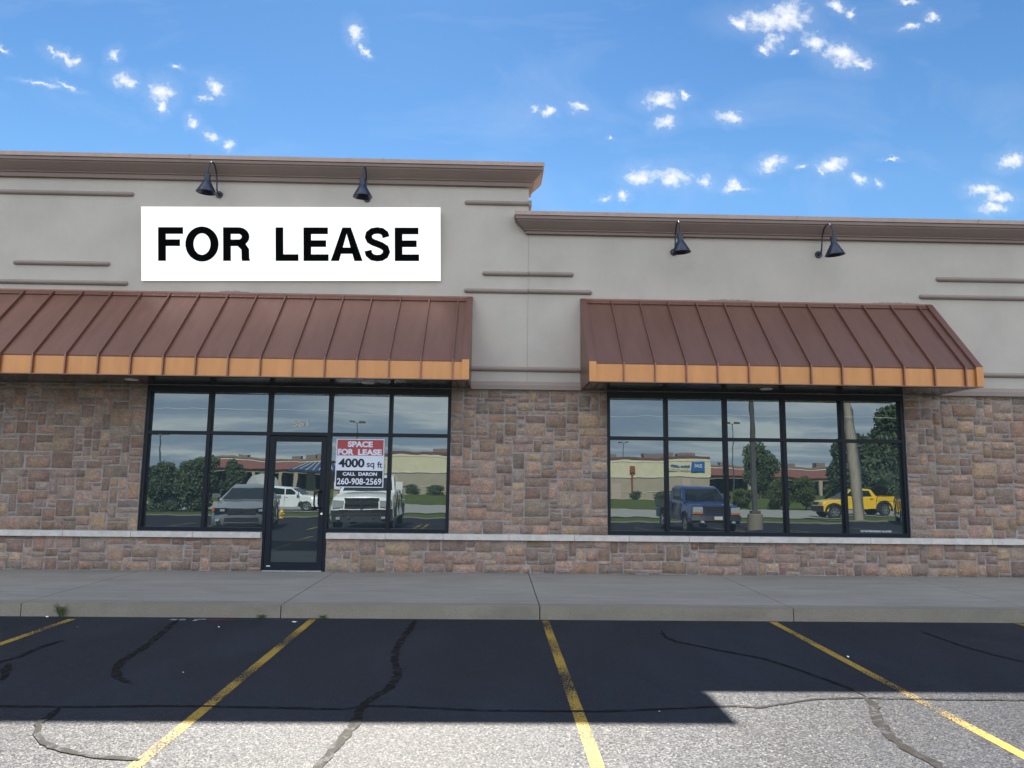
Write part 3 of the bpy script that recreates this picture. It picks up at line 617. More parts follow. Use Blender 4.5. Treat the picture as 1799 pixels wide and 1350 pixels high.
# ------------------------------------------------------------------ awnings
AY = -1.12; ZF0, ZF1, ZA = 3.115, 3.395, 4.62
def awning(x0, x1, ribs, label, cans):
    A = empty('copper_awning', ((x0+x1)/2, 0, 3.1), label, 'awning', 'copper awnings over the storefronts'); M0 = Matrix.Translation((-(x0+x1)/2, 0, -3.1))
    def fin(bm, name, mat, **kw):
        bmesh.ops.transform(bm, matrix=M0, verts=bm.verts); return finish(bm, name, mat, A, **kw)
    sl = Vector((0, AY, ZF1-ZA)); ln = sl.length; sd = sl/ln; nrm = Vector((0, sd.z, -sd.y))
    if nrm.z < 0: nrm = -nrm
    # slope sheet, drip edge and fascia
    bm = bmesh.new(); box(bm, x0, x1, AY, AY+.02, ZF0, ZF1-.004); fin(bm, 'fascia', 'copper_painted_bounce')
    bm = bmesh.new()
    vs = [(x0, 0, ZA), (x1, 0, ZA), (x1, AY-.006, ZF1), (x0, AY-.006, ZF1)]
    V = [bm.verts.new(v) for v in vs]+[bm.verts.new((v[0], v[1]+.004, v[2]-.02)) for v in vs]
    for q in ((0, 1, 2, 3), (4, 7, 6, 5), (0, 4, 5, 1), (1, 5, 6, 2), (2, 6, 7, 3), (3, 7, 4, 0)): bm.faces.new([V[i] for i in q])
    fin(bm, 'roof_panel', 'copper_roof')
    # standing seams
    for x in ribs:
        bm = bmesh.new(); h = .040; w = .010
        p = [Vector((0, 0, ZA))+sd*.03, Vector((0, AY-.006, ZF1)), Vector((0, AY-.006, ZF0-.002))]
        q = [p[0]+nrm*h, p[1]+Vector((0, -h*.85, h*.35)), p[2]+Vector((0, -h*.85, 0))]
        rings = [[bm.verts.new((x+s*w, v.y, v.z)) for s, v in ((-1, p[i]), (1, p[i]), (1, q[i]), (-1, q[i]))] for i in range(3)]
        for Aa, Bb in zip(rings, rings[1:]):
            for k in range(4): bm.faces.new((Aa[k], Aa[(k+1) % 4], Bb[(k+1) % 4], Bb[k]))
        bm.faces.new(rings[0][::-1]); bm.faces.new(rings[-1]); fin(bm, 'standing_seam', 'copper_roof')
    # head flashing
    bm = bmesh.new(); box(bm, x0-.004, x1+.004, -.012, .0, ZA-.02, ZA+.035)
    a = Vector((0, 0, ZA+.012)); 
    q = [a, a+sd*.10, a+sd*.10+nrm*-.014, a+nrm*-.014]
    r1 = [bm.verts.new((x0-.004, v.y-.012, v.z)) for v in q]; r2 = [bm.verts.new((x1+.004, v.y-.012, v.z)) for v in q]
    for k in range(4): bm.faces.new((r1[k], r1[(k+1) % 4], r2[(k+1) % 4], r2[k]))
    bm.faces.new(r1[::-1]); bm.faces.new(r2); nf = len(bm.faces); x = x0+.06
    while x < x1:
        c_ = Vector((x, -.012, ZA+.012))+sd*.085; cyl(bm, c_, c_+nrm*.007, .006, n=6); x += .157
    for fc in list(bm.faces)[nf:]: fc.material_index = 1
    fin(bm, 'head_flashing', ['copper_roof', 'chrome'])
    # triangular end panels with raised rake trim
    for xe, s in ((x0, -1), (x1, 1)):
        bm = bmesh.new(); pts = [(0, ZA), (AY, ZF1), (AY, ZF0), (0, 3.10)]
        P1 = [bm.verts.new((xe+s*.003, y, z)) for y, z in pts]; P2 = [bm.verts.new((xe+s*.016, y, z)) for y, z in pts]
        bm.faces.new(P1); bm.faces.new(P2[::-1])
        for k in range(4): bm.faces.new((P1[k], P2[k], P2[(k+1) % 4], P1[(k+1) % 4]))
        fin(bm, 'end_panel', 'copper_roof')
        bm = bmesh.new(); h = .036
        xa, xb = sorted((xe+s*.020, xe-s*.085))
        p = [Vector((0, 0, ZA)), Vector((0, AY-.006, ZF1)), Vector((0, AY-.006, ZF0-.004))]
        q = [p[0]+nrm*h, p[1]+Vector((0, -h*.9, h*.35)), p[2]+Vector((0, -h*.9, 0))]
        rings = [[bm.verts.new((xx, v.y, v.z)) for xx, v in ((xa, p[i]), (xb, p[i]), (xb, q[i]), (xa, q[i]))] for i in range(3)]
        for Aa, Bb in zip(rings, rings[1:]):
            for k in range(4): bm.faces.new((Aa[k], Aa[(k+1) % 4], Bb[(k+1) % 4], Bb[k]))
        bm.faces.new(rings[0][::-1]); bm.faces.new(rings[-1]); bm.faces.ensure_lookup_table()
        for fc in list(bm.faces)[4:8]: fc.material_index = 1  # front faces take the copper with the painted-in ground reflection
        fin(bm, 'rake_trim', ['copper_roof', 'copper_painted_bounce'])
    # soffit boards
    bm = bmesh.new(); x = x0+.004
    while x < x1-.02:
        e = min(x+.152, x1-.004); box(bm, x, e-.010, AY+.075, -.046, 3.10, 3.112); x += .152
    box(bm, x0+.002, x1-.002, AY+.072, -.04, 3.1125, 3.12)
    fin(bm, 'soffit', 'soffit_metal', bevel=.002)
    bm = bmesh.new(); box(bm, x0+.002, x1-.002, AY+.001, AY+.072, 3.103, 3.1145); box(bm, x0-.014, x1+.014, AY-.03, AY+.0, 3.099, 3.1125); fin(bm, 'drip_edge', 'copper_roof')
    for (cx, cy) in cans:
        bm = bmesh.new(); lathe(bm, [(.0, 3.094), (.075, 3.094), (.09, 3.090), (.098, 3.094), (.098, 3.101)], cx, cy); fin(bm, 'recessed_light', 'downlight_lens', smooth=40)
    return A
ribsL = [-.64-.473*k for k in range(0, 25)]; ribsR = [1.915+.4715*k for k in range(12)]
awning(-12.6, -.415, ribsL, 'long copper awning with standing seams above the door and left storefront', [(-1.98, -.62), (-5.6, -.62), (-9, -.62)])
awning(1.415, 7.345, ribsR, 'shorter copper awning with standing seams above the right hand storefront', [(4.27, -.58)])

for (x0_, x1_) in ((3.55, 4.35), (6.35, 7.15), (-4.6, -4.1)):
    bm = bmesh.new(); n_ = 24; up_ = []; lo_ = []
    for i in range(n_+1):
        x = x0_+(x1_-x0_)*i/n_; e_ = math.sin(math.pi*i/n_)
        up_.append(bm.verts.new((x, -.003, ZA+.046+e_*rnd.uniform(.004, .022)))); lo_.append(bm.verts.new((x, -.003, ZA+.03)))
    for i in range(n_): bm.faces.new((up_[i], up_[i+1], lo_[i+1], lo_[i]))
    finish(bm, 'sealant_smear', 'roof_units', B)
# ------------------------------------------------------------------ gooseneck lamps
def gooseneck(x, z, lean, tilt, label):
    L = empty('gooseneck_lamp', (x, 0, z), label, 'wall lamp', 'gooseneck lamps on the stucco wall')
    bm = bmesh.new(); cyl(bm, (0, 0, 0), (0, -.022, 0), .062, .058, n=20); cyl(bm, (0, -.022, 0), (0, -.05, 0), .028, n=12); finish(bm, 'wall_plate', 'lamp_metal', L, smooth=40)
    bm = bmesh.new(); pts = [(0, -.03), (-.07, .0), (-.105, .04), (-.125, .13), (-.15, .25), (-.20, .35), (-.27, .405), (-.35, .415), (-.43, .375), (-.485, .30), (-.51, .21), (-.515, .13)]
    pts = [(0, -.03, 0)]+[(lean*(-p[0]/.515), p[0], p[1]) for p in pts[1:]]
    P = [Vector(p) for p in pts]; Q = []
    for i in range(len(P)-1):
        p0, p1, p2, p3 = P[max(i-1, 0)], P[i], P[i+1], P[min(i+2, len(P)-1)]
        for k in range(4):
            t = k/4; Q.append(.5*((2*p1)+(-p0+p2)*t+(2*p0-5*p1+4*p2-p3)*t*t+(-p0+3*p1-3*p2+p3)*t**3))
    Q.append(P[-1]); tube(bm, Q, .0125, 10); finish(bm, 'arm', 'lamp_metal', L, smooth=60)
    bm = bmesh.new()
    lathe(bm, [(0, .155), (.03, .155), (.040, .145), (.048, .14), (.048, .025), (.056, .018), (.150, -.150), (.152, -.156), (.160, -.165), (.156, -.168), (.147, -.160), (.046, .01), (0, .01)], n=28)
    bmesh.ops.transform(bm, matrix=Matrix.Translation((lean, -.515, 0)) @ Matrix.Rotation(tilt, 4, 'Y') @ Matrix.Rotation(R(4), 4, 'X'), verts=bm.verts)
    sh = finish(bm, 'shade', 'lamp_metal', L, smooth=22)
    bm = bmesh.new(); lathe(bm, [(0, -.02), (.03, -.03), (.04, -.07), (.03, -.105), (0, -.115)], lean, -.515, 14); finish(bm, 'bulb', 'downlight_lens', sh, smooth=60)
gooseneck(-4.70, 6.335, .0, R(2), 'black gooseneck lamp above the letters FOR of the white sign')
gooseneck(-2.22, 6.315, .02, R(-1), 'black gooseneck lamp above the letters LEASE of the white sign')
gooseneck(2.99, 5.485, -.02, R(-3), 'black gooseneck lamp above the left half of the shorter awning')
gooseneck(5.47, 5.49, .02, R(-5), 'black gooseneck lamp above the right half of the shorter awning')

# ------------------------------------------------------------------ signs
LS = empty('lease_sign', (-3.412, -.12, 5.465), 'large white sign with an added glow reading FOR LEASE in bold black capitals', 'sign')
LS.rotation_mode = 'XYZ'; tl = math.atan(math.tan(R(7.16)))
hw_, hh_ = 2.463, .612
Mrot = Matrix.Rotation(tl, 4, 'X') @ Matrix.Rotation(-R(1.0), 4, 'Y')
bm = bmesh.new(); box(bm, -hw_, hw_, 0, .012, -hh_, hh_); bmesh.ops.transform(bm, matrix=Mrot, verts=bm.verts); finish(bm, 'sign_face', 'sign_face_added_glow', LS)
# wedge-shaped cabinet back to the wall
bm = bmesh.new(); F = [Mrot @ Vector((sx*(hw_-.012), .0125, sz*(hh_-.012))) for sx, sz in ((-1, -1), (1, -1), (1, 1), (-1, 1))]
V = [bm.verts.new(v) for v in F]; U = [bm.verts.new((v.x, .118, v.z)) for v in F]
bm.faces.new(V); bm.faces.new(U[::-1])
for k in range(4): bm.faces.new((V[k], U[k], U[(k+1) % 4], V[(k+1) % 4]))
finish(bm, 'sign_cabinet', 'off_white', LS)
# letters as solid polygons: stroke built capitals
def arc(cx, cz, rx, rz, a0, a1, n=14): return [(cx+rx*math.cos(R(a0+(a1-a0)*i/n)), cz+rz*math.sin(R(a0+(a1-a0)*i/n))) for i in range(n+1)]
def letters(defs, parent, mat, M, th=.005):
    for ch, x0, x1, z0, z1 in defs:
        bm = bmesh.new(); w, h = x1-x0, z1-z0; s = .128
        def poly(pts, hole=None):
            if hole is None:
                A = [bm.verts.new((x, -th, z)) for x, z in pts]; C = [bm.verts.new((x, -.001, z)) for x, z in pts]
                bm.faces.new(A); bm.faces.new(C[::-1])
                for i in range(len(pts)): bm.faces.new((A[i], C[i], C[(i+1) % len(pts)], A[(i+1) % len(pts)]))
        def band(o, q):   # two polylines -> quads with thickness
            for i in range(len(o)-1): poly([o[i], o[i+1], q[i+1], q[i]])
        rect = lambda a, c, e, g_: poly([(a, e), (c, e), (c, g_), (a, g_)])
        v = s*.98; hs = s*.86
        if ch == 'F': rect(x0, x0+v, z0, z1); rect(x0+v, x1, z1-hs, z1); rect(x0+v, x1-.05, z0+h*.44, z0+h*.44+hs)
        if ch == 'L': rect(x0, x0+v, z0, z1); rect(x0+v, x1, z0, z0+hs)
        if ch == 'E':
            rect(x0, x0+v, z0, z1); rect(x0+v, x1, z0, z0+hs); rect(x0+v, x1-.01, z1-hs, z1); rect(x0+v, x1-.04, z0+h/2-hs/2+.01, z0+h/2+hs/2+.01)
        if ch == 'O':
            cx, cz = (x0+x1)/2, (z0+z1)/2; band(arc(cx, cz, w/2, h/2+.012, 0, 360, 40), arc(cx, cz, w/2-v*1.05, h/2-hs+.01, 0, 360, 40))
        if ch == 'A':
            m_ = (x0+x1)/2; poly([(x0, z0), (x0+v*1.08, z0), (m_+.0, z1-.10), (m_, z1), (m_-v*.56, z1)]); poly([(x1, z0), (m_+v*.56, z1), (m_, z1), (m_, z1-.10), (x1-v*1.08, z0)])
            rect(m_-w*.24, m_+w*.24, z0+h*.215, z0+h*.215+hs*.95)
        if ch == 'R':
            rect(x0, x0+v, z0, z1); zc = z0+h*.72; rz = z1-zc; rx = w*.40; cx = x1-rx-.01
            rect(x0+v, cx, z1-hs, z1); rect(x0+v, cx, zc-rz, zc-rz+hs)
            band(arc(cx, zc, rx, rz, 90, -90, 16), arc(cx, zc, rx-v, rz-hs, 90, -90, 16))
            poly([(cx-.02, zc-rz+hs*.9), (cx+.10, zc-rz+hs*.5), (x1-.015, zc-rz-.05), (x1-.012, z0+.05), (x1, z0), (x1-v*1.05, z0), (x1-v*1.1, z0+.05), (x1-v*1.12, zc-rz-.06), (cx-.02, zc-rz+.005)])
        if ch == 'S':
            t = hs*.98; hw2 = v*.96; cx = (x0+x1)/2
            cp = [(.93, .74), (.88, .86), (.72, .945), (.5, .965), (.27, .94), (.10, .85), (.07, .74), (.14, .63), (.32, .56), (.5, .515), (.70, .46), (.90, .37), (.95, .25), (.88, .13), (.70, .05), (.48, .035), (.25, .065), (.09, .17), (.05, .29)]
            hx, hz_ = hw2/2, t/2
            C2 = [Vector((x0+hx*.6+u*(w-hx*1.2), z0-.01+hz_*.75+q*(h+.02-hz_*1.5))) for u, q in cp]; L_, R_ = [], []
            for i, pnt in enumerate(C2):
                d = (C2[min(i+1, len(C2)-1)]-C2[max(i-1, 0)]).normalized(); nn_ = Vector((-d.y, d.x))
                tk = math.sqrt((nn_.x*hx)**2+(nn_.y*hz_)**2); L_.append(tuple(pnt+nn_*tk)); R_.append(tuple(pnt-nn_*tk))
            band(L_, R_)
        bmesh.ops.transform(bm, matrix=M, verts=bm.verts); finish(bm, 'letter', mat, parent)
def px2x(px): return -hw_+(px-248)/526*2*hw_
def px2z(py): return hh_-(py-364)/130*2*hh_
zt, zb = px2z(400), px2z(459)
letters([(ch, px2x(a), px2x(c), zb, zt) for ch, a, c in (('F', 277.5, 321), ('O', 325, 383), ('R', 391, 438), ('L', 483, 523), ('E', 532, 576), ('A', 580, 636), ('S', 640, 684), ('E', 693, 736))], LS, 'black_ink', Mrot)

PO = empty('lease_poster', (-2.19, .10, 1.87), 'red, white and black poster reading SPACE FOR LEASE 4000 sq ft taped on the window', 'poster')
def pbox(x0, x1, z0, z1, y, name, mat, t=.004):
    bm = bmesh.new(); box(bm, x0, x1, y, y+t, z0, z1); return finish(bm, name, mat, PO)
w2, h2 = .392, .392
pbox(-w2, w2, -h2, h2, -.006, 'poster_board', 'poster_white')
def Q(px): return -w2+(px-122)/(732-122)*2*w2          # from the enlarged crop, mean left/right edges
def Zq(py): return h2-(py-162)/(752-162)*2*h2
pbox(-w2+.018, w2-.018, Zq(365), Zq(172), -.009, 'red_block', 'poster_red', .0025); pbox(-w2+.018, w2-.018, Zq(742), Zq(548), -.009, 'black_block', 'poster_ink', .0025)
for s_, a, c, zz0, zz1, mt, bo in (('SPACE', -.205, .20, 262, 190, 'poster_white', .05), ('FOR', -.362, -.105, 358, 284, 'poster_white', .05), ('LEASE', -.035, .352, 360, 286, 'poster_white', .05),
        ('4000', -.345, .075, 510, 402, 'poster_ink', .03), ('sq', .115, .235, 528, 452, 'poster_ink', .01), ('ft', .285, .365, 512, 436, 'poster_ink', .01),
        ('CALL', -.27, -.065, 610, 568, 'poster_white', .04), ('DARON', -.015, .285, 610, 568, 'poster_white', .04), ('260-908-2569', -.358, .36, 718, 640, 'poster_white', .02)):
    text(s_, a, c, Zq(zz0), Zq(zz1), -.0105, mt, PO, 'poster_text', bo, .0008)

# ------------------------------------------------------------------ weeds and litter
def weed(x, y, n, h, label, dry=False):
    bm = bmesh.new()
    for i in range(n):
        a = rnd.uniform(0, 6.28); l = h*rnd.uniform(.5, 1.1); out = rnd.uniform(.2, .8)*l; w = .006
        p0 = Vector((x+rnd.uniform(-.03, .03), y+rnd.uniform(-.008, .008), 0)); p2 = p0+Vector((math.cos(a)*out, -abs(math.sin(a))*out*.6, l)); p1 = p0.lerp(p2, .55)+Vector((0, 0, l*.18))
        s = Vector((-math.sin(a), math.cos(a), 0))*w
        v = [bm.verts.new(p0-s), bm.verts.new(p0+s), bm.verts.new(p1+s*1.2), bm.verts.new(p1-s*1.2), bm.verts.new(p2)]
        bm.faces.new((v[0], v[1], v[2], v[3])); bm.faces.new((v[3], v[2], v[4]))
        for t in (.35, .5, .65, .8):
            q = p0.lerp(p2, t)+Vector((0, 0, l*.12)); d = Vector((rnd.uniform(-1, 1), rnd.uniform(-.6, .2), rnd.uniform(-.1, .5)))*.035
            vv = [bm.verts.new(q), bm.verts.new(q+d+s), bm.verts.new(q+d*1.6), bm.verts.new(q+d-s)]; bm.faces.new(vv)
    finish(bm, 'weed', 'weed_green', label=label, cat='weed', group='weeds along the kerb')
weed(-5.06, -2.85, 20, .15, 'tall spiky green weed growing from the kerb foot at the far left')
weed(-2.72, -2.85, 14, .035, 'low dry weed at the kerb foot just left of the kerb joint')
weed(-2.0, -2.85, 12, .03, 'tiny weed at the kerb foot right of the yellow line end')
for (x, y, s, lab) in ((-2.27, -3.11, .035, 'white paper scrap on the asphalt beside the yellow line under the door'), (-2.64, -5.19, .008, 'tiny white paper bit in the shaded stall left of the middle'), (-3.02, -3.4, .014, 'small white paper bit on the asphalt below the red marking'),
        (-4.53, -3.45, .012, 'small white paper bit right of the leftmost yellow line'), (3.45, -4.53, .014, 'white bit beside the right yellow line in the shade'), (1.24, -6.15, .012, 'tiny white bit near the step of the building shadow'), (-5.2, -2.9, .02, 'white bit at the kerb foot beside the tall weed')):
    s *= .75; bm = bmesh.new(); n = 6; top = [bm.verts.new((x+s*1.3*math.cos(k*1.05)*rnd.uniform(.7, 1.1), y+s*math.sin(k*1.05)*rnd.uniform(.7, 1.1), .006+rnd.uniform(0, .012))) for k in range(n)]
    cpt = bm.verts.new((x, y, .016))
    for k in range(n): bm.faces.new((top[k], top[(k+1) % n], cpt))
    finish(bm, 'paper_scrap', 'paper', label=lab, cat='litter', group='paper scraps on the asphalt')

# ------------------------------------------------------------------ vehicles (they stand behind the photographer, seen in the glass)
def arch_poly(top, zb, wheels, ra):
    """closed side outline, nose at +x; top listed nose -> tail"""
    pts = list(top); xt, xn = top[-1][0], top[0][0]
    bot = [(xt+.03, zb)]
    for xc in sorted(wheels):
        a = math.acos(max(-1, min(1, (ra-(ra-.02))/ra))) if False else 0
        bot += [(xc-ra, zb)]+[(xc-ra*math.cos(t), zb+.02+ra*.98*math.sin(t)) for t in [math.pi*k/12 for k in range(1, 12)]]+[(xc+ra, zb)]
    bot += [(xn-.03, zb)]
    return pts+bot
def car(name, label, cat, loc, rz, sp, group=None):
    C = empty(name, loc, label, cat, group, rz); hw = sp['w']/2; paint = sp['paint']
    wl = sp['wheels']; rw = sp['rw']
    poly = arch_poly(sp['top'], sp['zb'], wl, rw*1.17); xc = .5*(sp['top'][0][0]+sp['top'][-1][0]); zm = .5*(sp['zb']+max(z for x, z in sp['top']))
    bm = bmesh.new(); S_ = [(-1, .06), (-.97, .02), (-.85, .0), (-.5, 0), (0, 0), (.5, 0), (.85, .0), (.97, .02), (1, .06)]; rings = []
    for t, ins in S_:
        k = 1-sp.get('plan', .05)*abs(t)**4
        rings.append([bm.verts.new((xc+(x-xc)*k-(ins*.5 if x > xc else -ins*.5)*(1 if abs(x-xc) > abs(sp['top'][0][0]-xc)*.9 else 0), t*hw*(1-.06*max(0, (z-.75*zm))/zm*(abs(t) > .9)), z-(ins*.8 if z > zm else 0)-(.05*t*t*(z > zm)*(x > sp['cab'][0][0]-.1)))) for x, z in poly])
    n = len(poly)
    for A, Cc in zip(rings, rings[1:]):
        for i in range(n): bm.faces.new((A[i], A[(i+1) % n], Cc[(i+1) % n], Cc[i]))
    bm.faces.new(rings[0][::-1]); bm.faces.new(rings[-1])
    bmesh.ops.triangulate(bm, faces=[fc for fc in bm.faces if len(fc.verts) > 4])
    finish(bm, 'body', paint, C, smooth=32)
    # cabin
    cab = sp['cab']; wb, wr = hw*.93, hw*sp.get('roofw', .74); (fx, fz), (rfx, rfz), (rrx, rrz), (bx, bz) = cab
    nx = 6
    def yw(z): t = (z-min(fz, bz))/(max(rfz, rrz)-min(fz, bz)); return wb+(wr-wb)*max(0, min(1, t))
    bm = bmesh.new(); out = [(fx, fz-.06), (fx, fz), (rfx+.06, rfz-.05), (rfx-.12, rfz), ((rfx+rrx)/2, max(rfz, rrz)+.015), (rrx+.12, rrz), (rrx-.04, rrz-.05), (bx, bz), (bx, bz-.06)]
    rings = []
    for t in (-1, -.93, -.5, 0, .5, .93, 1):
        rings.append([bm.verts.new((x, t*yw(z), z-(.035*(abs(t) == 1) if z > (fz+rfz)/2 else 0)+.02*(1-t*t)*(z > (fz+rfz)/2))) for x, z in out])
    for A, Cc in zip(rings, rings[1:]):
        for i in range(len(out)): bm.faces.new((A[i], A[(i+1) % len(out)], Cc[(i+1) % len(out)], Cc[i]))
    bm.faces.new(rings[0][::-1]); bm.faces.new(rings[-1]); finish(bm, 'cabin', paint, C, smooth=35)
    def sidepane(a_x0, a_x1, t_x0, t_x1, nm='side_window'):
        for s in (-1, 1):
            bm = bmesh.new(); z0 = max(fz, bz)+.02; z1 = rfz-.085
            q = [(a_x0, z0), (a_x1, z0), (t_x1, z1), (t_x0, z1)]
            A = [bm.verts.new((x, s*(yw(z)+.006), z)) for x, z in q]; D_ = [bm.verts.new((x, s*(yw(z)-.01), z)) for x, z in q]
            bm.faces.new(A); bm.faces.new(D_[::-1])
            for k in range(4): bm.faces.new((A[k], D_[k], D_[(k+1) % 4], A[(k+1) % 4]))
            finish(bm, nm, 'car_glass', C)
    for sw in sp['side']: sidepane(*sw)
    def screen(p0, p1, nm, sgn):
        (xa, za), (xb, zb_) = p0, p1; bm = bmesh.new(); off = .012*sgn
        pa = Vector((xa, 0, za)).lerp(Vector((xb, 0, zb_)), .08); pb = Vector((xa, 0, za)).lerp(Vector((xb, 0, zb_)), .90)
        q = [(pa.x+off, -yw(pa.z)*.90, pa.z), (pa.x+off, yw(pa.z)*.90, pa.z), (pb.x+off, yw(pb.z)*.88, pb.z), (pb.x+off, -yw(pb.z)*.88, pb.z)]
        nrm_ = Vector((abs(zb_-za)*sgn, 0, abs(xb-xa))).normalized()*.014
        A = [bm.verts.new(Vector(v)+nrm_) for v in q]; D_ = [bm.verts.new(Vector(v)-nrm_) for v in q]
        bm.faces.new(A); bm.faces.new(D_[::-1])
        for k in range(4): bm.faces.new((A[k], D_[k], D_[(k+1) % 4], A[(k+1) % 4]))
        finish(bm, nm, 'car_glass', C)
    screen((fx, fz), (rfx+.06, rfz-.03), 'windscreen', 1); screen((bx, bz), (rrx-.04, rrz-.03), 'rear_window', -1)
    # wheels
    for xw in wl:
        for s in (-1, 1):
            bm = bmesh.new(); lathe(bm, [(rw*.60, -.10), (rw*.90, -.11), (rw*.98, -.095), (rw, -.06), (rw, .06), (rw*.98, .095), (rw*.90, .11), (rw*.60, .10), (rw*.60, -.10)], n=32)
            bmesh.ops.rotate(bm, matrix=Matrix.Rotation(R(90), 3, 'X'), verts=bm.verts, cent=(0, 0, 0))
            wo_ = finish(bm, 'wheel', 'tyre_rubber', C, smooth=30); wo_.location = (xw, s*(hw-.12), rw)
            bm = bmesh.new(); y = s*.085
            for k in range(5 if 'spk' not in sp else sp['spk']):
                t = 2*math.pi*k/(sp.get('spk', 5)); d = Vector((math.cos(t), 0, math.sin(t))); pp = Vector((-math.sin(t), 0, math.cos(t)))
                q = [d*rw*.1-pp*.05, d*rw*.1+pp*.05, d*rw*.57+pp*.035, d*rw*.57-pp*.035]
                A = [bm.verts.new(v+Vector((0, y+s*.006, 0))) for v in q]; D_ = [bm.verts.new(v+Vector((0, y-s*.02, 0))) for v in q]
                bm.faces.new(A); bm.faces.new(D_[::-1])
                for i in range(4): bm.faces.new((A[i], D_[i], D_[(i+1) % 4], A[(i+1) % 4]))
            ring = []
            for rad, dy in ((rw*.61, .012), (rw*.61, -.02), (rw*.54, -.02), (rw*.54, .004), (rw*.61, .012)):
                ring.append([bm.verts.new((rad*math.cos(2*math.pi*k/28), y+s*dy, rad*math.sin(2*math.pi*k/28))) for k in range(28)])
            for A, Cc in zip(ring, ring[1:]):
                for i in range(28): bm.faces.new((A[i], A[(i+1) % 28], Cc[(i+1) % 28], Cc[i]))
            cyl(bm, (0, y-s*.02, 0), (0, y+s*.015, 0), rw*.15, n=14)
            rim = finish(bm, 'rim', 'alloy', wo_, smooth=30)
            bm = bmesh.new(); cyl(bm, (0, s*.02, 0), (0, s*.05, 0), rw*.58, n=24); finish(bm, 'brake_disc', 'car_plastic', wo_)
    bm = bmesh.new(); box(bm, sp['top'][-1][0]+.3, sp['top'][0][0]-.3, -hw*.72, hw*.72, sp['zb']-.02, zm*.9); finish(bm, 'underbody', 'car_plastic', C)
    xn = sp['top'][0][0]
    def rounded(y0, y1, z0, z1, xf, nm, mat, dep=.05, bv=.02, slant=0, sweep_=0.0):
        bm = bmesh.new(); ng = max(1, int((y1-y0)/.12)); rows = []
        for i in range(ng+1):
            y = y0+(y1-y0)*i/ng; xo_ = -sweep_*(abs(y)/hw)**3
            rows.append([bm.verts.new((x+xo_, y, z)) for x, z in ((xf-dep, z0), (xf+.012, z0), (xf+.012-slant*.02, z1), (xf-dep, z1))])
        for A, Cc in zip(rows, rows[1:]):
            for k in range(4): bm.faces.new((A[k], A[(k+1) % 4], Cc[(k+1) % 4], Cc[k]))
        bm.faces.new(rows[0][::-1]); bm.faces.new(rows[-1]); bv = min(bv, (z1-z0)*.3)
        return finish(bm, nm, mat, C, bevel=bv, smooth=40)
    for it in sp['front']:
        nm, mat, y0, y1, z0, z1, xo, sw_ = it[:8]
        if it[0] in ('headlight', 'fog_light', 'indicator'):
            for s in (-1, 1): rounded(min(s*y0, s*y1), max(s*y0, s*y1), z0, z1, xn+xo+.05, nm, mat, .10, .018, 0, sw_)
        else: rounded(y0, y1, z0, z1, xn+xo, nm, mat, .09, min(.02, (z1-z0)/4), 0, sw_)
    xt = sp['top'][-1][0]
    for s in (-1, 1):
        bm = bmesh.new(); box(bm, xt-.012, xt+.09, min(s*(hw-.20), s*(hw-.03)), max(s*(hw-.20), s*(hw-.03)), zm+.02, zm+.30 if sp.get('bed') else zm+.2); finish(bm, 'tail_light', 'red_lens', C, bevel=.015)
        bm = bmesh.new(); mx_ = cab[0][0]-.28; box(bm, mx_-.06, mx_+.07, min(s*(hw*.94), s*(hw+.17)), max(s*(hw*.94), s*(hw+.17)), fz+.06, fz+sp.get('mir', .19)); finish(bm, 'mirror', sp.get('mirpaint', paint), C, bevel=.03, smooth=50)
        for hx in sp['handles']:
            bm = bmesh.new(); box(bm, hx-.09, hx+.09, min(s*(hw-.02), s*(hw+.018)), max(s*(hw-.02), s*(hw+.018)), fz-.13, fz-.10); finish(bm, 'door_handle', sp.get('mirpaint', paint), C, bevel=.008)
        for (jx, z0_, z1_) in sp.get('joints', []):
            bm = bmesh.new(); box(bm, jx-.006, jx+.006, min(s*(hw-.02), s*(hw+.003)), max(s*(hw-.02), s*(hw+.003)), z0_, z1_); finish(bm, 'door_gap', 'car_plastic', C)
    if sp.get('bed'):
        x0, x1, z0, z1 = sp['bed']
        bm = bmesh.new()
        for s in (-1, 1): box(bm, x0, x1, min(s*(hw*.90), s*(hw-.015)), max(s*(hw*.90), s*(hw-.015)), z0, z1)
        box(bm, x0-.0, x0+.06, -hw*.90+.002, hw*.90-.002, z0, z1-.005); finish(bm, 'bed_side', paint, C, bevel=.02, smooth=40)
        bm = bmesh.new()
        for s in (-1, 1): box(bm, x0, x1, min(s*(hw*.89), s*(hw-.005)), max(s*(hw*.89), s*(hw-.005)), z1, z1+.025)
        finish(bm, 'bed_rail', 'car_plastic', C, bevel=.006)
    if sp.get('flare'):
        for xw in wl:
            for s in (-1, 1):
                bm = bmesh.new(); rr0, rr1 = rw*1.12, rw*1.42; A = []; Bq = []; ys0, ys1 = s*(hw-.06), s*(hw+.045)
                for k in range(15):
                    t = math.pi*(k/14)*1.06-.09; cs_, sn = math.cos(t), math.sin(t)
                    A.append([bm.verts.new((xw+r_*cs_, y_, rw*.95+r_*sn)) for r_, y_ in ((rr0, ys0), (rr0, ys1), (rr1, ys1), (rr1, ys0))])
                for a_, b_ in zip(A, A[1:]):
                    for k in range(4): bm.faces.new((a_[k], a_[(k+1) % 4], b_[(k+1) % 4], b_[k]))
                bm.faces.new(A[0][::-1]); bm.faces.new(A[-1]); finish(bm, 'fender_flare', 'car_plastic', C, bevel=.012, smooth=40)
    return C
